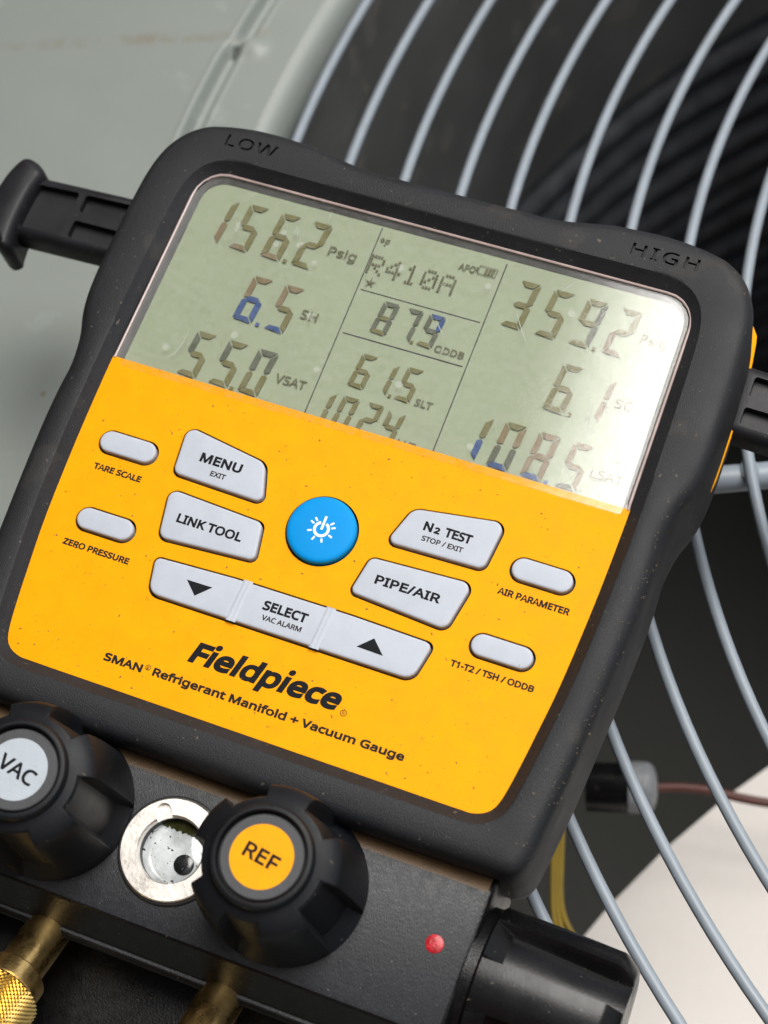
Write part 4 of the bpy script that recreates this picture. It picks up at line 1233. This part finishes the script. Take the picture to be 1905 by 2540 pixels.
def knob(loc, rot, phase, H, lab, text, label, turn=0):
    o_v, o_f = knob_mesh(H, phase, not lab)
    k = add("knob", o_v, o_f, M['knob'] if lab else M['gloss'], gauge, 28)
    k.location = Vector(loc) * MM
    k.rotation_euler = rot
    k["label"] = label
    if lab:
        add("knob_cap", *lathe([(11.0, H - 3), (11.0, H - 1.5), (10.7, H - 1.25), (4, H - 1.2)], 64), M['cap'], k)
    if lab:
        add("knob_label", *lathe([(8.4, H - 1.22), (8.4, H - 1.14)], 64), M[lab], k)
        lettering(text, H - 1.14, M['ink'], k, 0.16, "knob_lettering", turn=turn)
    return k
KH = 38.0
knob((26.9, -106.9, FZ), (0, 0, 0), -18, KH, 'label', [("REF", -5.0, 4.9, -1.95, 4.0)], "black knob with a yellow REF label", -9)
knob((-43.6, -107.3, FZ), (0, 0, 0), -2, KH, 'vac', [("VAC", -5.6, 5.8, -2.1, 4.2)], "black knob with a grey VAC label", -12)
knob((82.6, -112.0, -28.0), (0, R(90), 0), 6, 40.0, None, None, "black side knob at the right end of the block")
GP("knob_collar", tube([(79.5, -112, -28), (81.0, -112, -28), (82.8, -112, -28)], 21.0, 48), M['blackmetal'])

# brass hose ports ---------------------------------------------------
PD = Vector((0, -0.82, 0.57)).normalized()
def port(x, y, z, nut):
    rot = PD.to_track_quat('Z', 'Y').to_euler()
    e = empty("brass_port"); e.parent = gauge
    e.location = Vector((x, y, z)) * MM
    e.rotation_euler = rot
    add("port_pipe", *lathe([(5.6, -8), (6.45, -0.6), (6.45, 12), (6.45, 32)], 48), M['brass'], e)
    if nut:
        add("port_collar", *lathe([(6.5, 18.8), (8.7, 18.9), (9.1, 19.4), (9.1, 24.8), (8.6, 25.4), (7, 25.6)], 56), M['brass'], e)
        nk, rows = 44, 26
        V, F = [], []
        for i in range(rows + 1):
            for k in range(nk):
                q = 2 * math.pi * (k + 0.5 * (i % 2)) / nk
                V.append((10.6 * math.cos(q), 10.6 * math.sin(q), 26.0 + i * 0.72))
        base_n = len(V)
        for i in range(0, rows - 1):
            for k in range(nk):
                a_ = i * nk + k
                s_ = 1 if i % 2 else 0
                b1 = (i + 1) * nk + (k + s_) % nk
                b0 = (i + 1) * nk + (k + s_ - 1) % nk
                t_ = (i + 2) * nk + k
                q = 2 * math.pi * (k + 0.5 * (i % 2)) / nk
                V.append((11.25 * math.cos(q), 11.25 * math.sin(q), 26.0 + (i + 1) * 0.72))
                cidx = len(V) - 1
                F += [(a_, b1, cidx), (b1, t_, cidx), (t_, b0, cidx), (b0, a_, cidx)]
        add("knurled_nut", V, F, M['brightbrass'], e, sharp=5)
        add("nut_shoulder", *lathe([(7.0, 25.6), (9.6, 25.7), (10.5, 26.2), (10.55, 27)], 56), M['brightbrass'], e)
        add("nut_core", *lathe([(10.4, 26.2), (10.4, 48)], 56), M['brass'], e)
    else:
        pass
    return e
port(-36.2, -139.3, -23.0, True)
port(17.8, -139.0, -23.0, False)
# rear plate that carries the hoses
GP("hose_guard", box(-100, -200, -46, 60, -128, -42), M['blackmetal'])

# side brackets ------------------------------------------------------
def bracket(sign):
    b_ = ccw([(sign * x, y) for x, y in rounded([(94, 62.4, 3.2), (144.5, 60.6, 3.2), (144.5, 83.6, 3.2), (94, 85.8, 3.2)], 6)])
    bar_ = pad(b_, [(0.8, -31.5), (0, -30.5), (0, -25.0), (0.5, -23.4), (1.4, -22.2), (2.6, -21.6)], True, True)
    o = GP("side_bracket", bar_, M['black'], sharp=40)
    pk = [rounded([(126.3, 64.6, 1), (141.6, 64.0, 1), (141.6, 80.0, 1), (126.3, 81.0, 1)], 4), rounded([(100, 74.8, 1), (123.8, 74.4, 1), (123.8, 80.9, 1), (100, 82.0, 1)], 4), rounded([(100, 65.4, 1), (123.8, 64.8, 1), (123.8, 71.2, 1), (100, 71.6, 1)], 4)]
    loops = [[(sign * x, y) for x, y in p] for p in pk]
    cutp = flat_fill("cutter", loops, -18, 6.4, M['black'], gauge)
    md = o.modifiers.new("cut", 'BOOLEAN'); md.object = cutp; md.operation = 'DIFFERENCE'; md.solver = 'EXACT'
    dg = bpy.context.evaluated_depsgraph_get()
    me = bpy.data.meshes.new_from_object(o.evaluated_get(dg))
    o.modifiers.clear(); me.set_sharp_from_angle(angle=R(38)); o.data = me
    bpy.data.objects.remove(cutp)
    hd = [(140.0, 55.4), (142.6, 53.6), (147, 56), (151.6, 61), (153.6, 70), (153.0, 79), (150.6, 86), (147.8, 87.8), (143.6, 86.6), (140.2, 83.0), (141.2, 76), (141.4, 66), (140.6, 58)]
    hd = ccw([(sign * x, y) for x, y in smooth_closed(hd, 90)])
    GP("bracket_head", pad(hd, [(1.2, -36), (0, -34.5), (0, -22), (0.5, -20.4), (1.6, -19.2), (2.6, -18.8)], True, True), M['black'], o, sharp=40)
    return o
bracket(-1)
bracket(1)

# specks of dirt on the face and along the joint -----------------------
def crumbs(name, spots, m, parent):
    V, F = [], []
    for x, y, z, s in spots:
        o = len(V)
        n = 6
        st_ = random.uniform(0.5, 1.6)
        rot = random.uniform(0, math.pi)
        for k in range(n):
            q = 2 * math.pi * k / n
            rr = s * random.uniform(0.6, 1.1)
            dx, dy = rr * math.cos(q) * st_, rr * math.sin(q) / st_
            V.append((x + dx * math.cos(rot) - dy * math.sin(rot), y + dx * math.sin(rot) + dy * math.cos(rot), z))
        V.append((x, y, z + s * 0.5))
        F += [(o + k, o + (k + 1) % n, o + n) for k in range(n)]
    ob = add(name, V, F, m, parent, 80)
    ob["kind"] = 'stuff'
    return ob
def free(x, y):
    for h in HOLES.values():
        xs_ = [p[0] for p in h]; ys_ = [p[1] for p in h]
        if min(xs_) - .5 < x < max(xs_) + .5 and min(ys_) - .5 < y < max(ys_) + .5:
            return False
    return True
sp = []
while len(sp) < 420:
    x, y = random.uniform(-76, 77), random.uniform(-72, 20)
    if free(x, y) and abs(x) < 73 + (y + 73) * 0.08:
        sp.append((x, y, 0.0, random.choice([0.08, 0.1, 0.12, 0.15, 0.26]) * random.uniform(.8, 1.5)))
for _ in range(170):
    x = random.uniform(-79, 78)
    sp.append((x, 21.8 - abs(random.gauss(0, 0.35)) - (0.0 if x < 20 else 0), 0.0, random.uniform(0.06, 0.16)))
for _ in range(60):
    x = random.uniform(10, 78)
    sp.append((x, 19.6 + random.gauss(0, 0.12), 0.0, random.uniform(0.05, 0.12)))
crumbs("dirt_specks", sp, M['dirt'], face)
sp = []
for _ in range(120):
    x = random.uniform(-60, 84)
    sp.append((x, -87.9 - abs(random.gauss(0, 0.7)), FZ - 1.2 + random.uniform(-.2, .2) - 2.0, random.uniform(0.08, 0.3)))
crumbs("joint_grit", sp, M['grit'], gauge)
sp = []
for _ in range(110):
    i = random.randrange(NB)
    t = random.random()
    a_, b_ = RIDm[i], INm[i]
    sp.append((a_[0] + (b_[0] - a_[0]) * t, a_[1] + (b_[1] - a_[1]) * t, 2.5 * (1 - t) + 0.1, random.uniform(0.05, 0.13)))
for _ in range(150):
    y = random.uniform(-80, 34)
    k_ = min(range(NB), key=lambda i_: abs(OUT[i_][1] - y) + (1000 if OUT[i_][0] < 0 else 0))
    q_ = random.uniform(-0.1, 3.5)
    sp.append((OUT[k_][0] - q_, y, 3.05 if q_ > 3 else 3.0 - 3.2 * (1 - q_ / 3.3) ** 2, random.choice([0.05, 0.07, 0.09, 0.16])))
for _ in range(80):
    i = random.randrange(NB)
    t = random.uniform(0.1, 0.9)
    a_, b_ = base[i], RIDm[i]
    sp.append((a_[0] + (b_[0] - a_[0]) * t, a_[1] + (b_[1] - a_[1]) * t, 3.22, random.uniform(0.04, 0.1)))
crumbs("boot_grit", sp, M['grit'], boot)
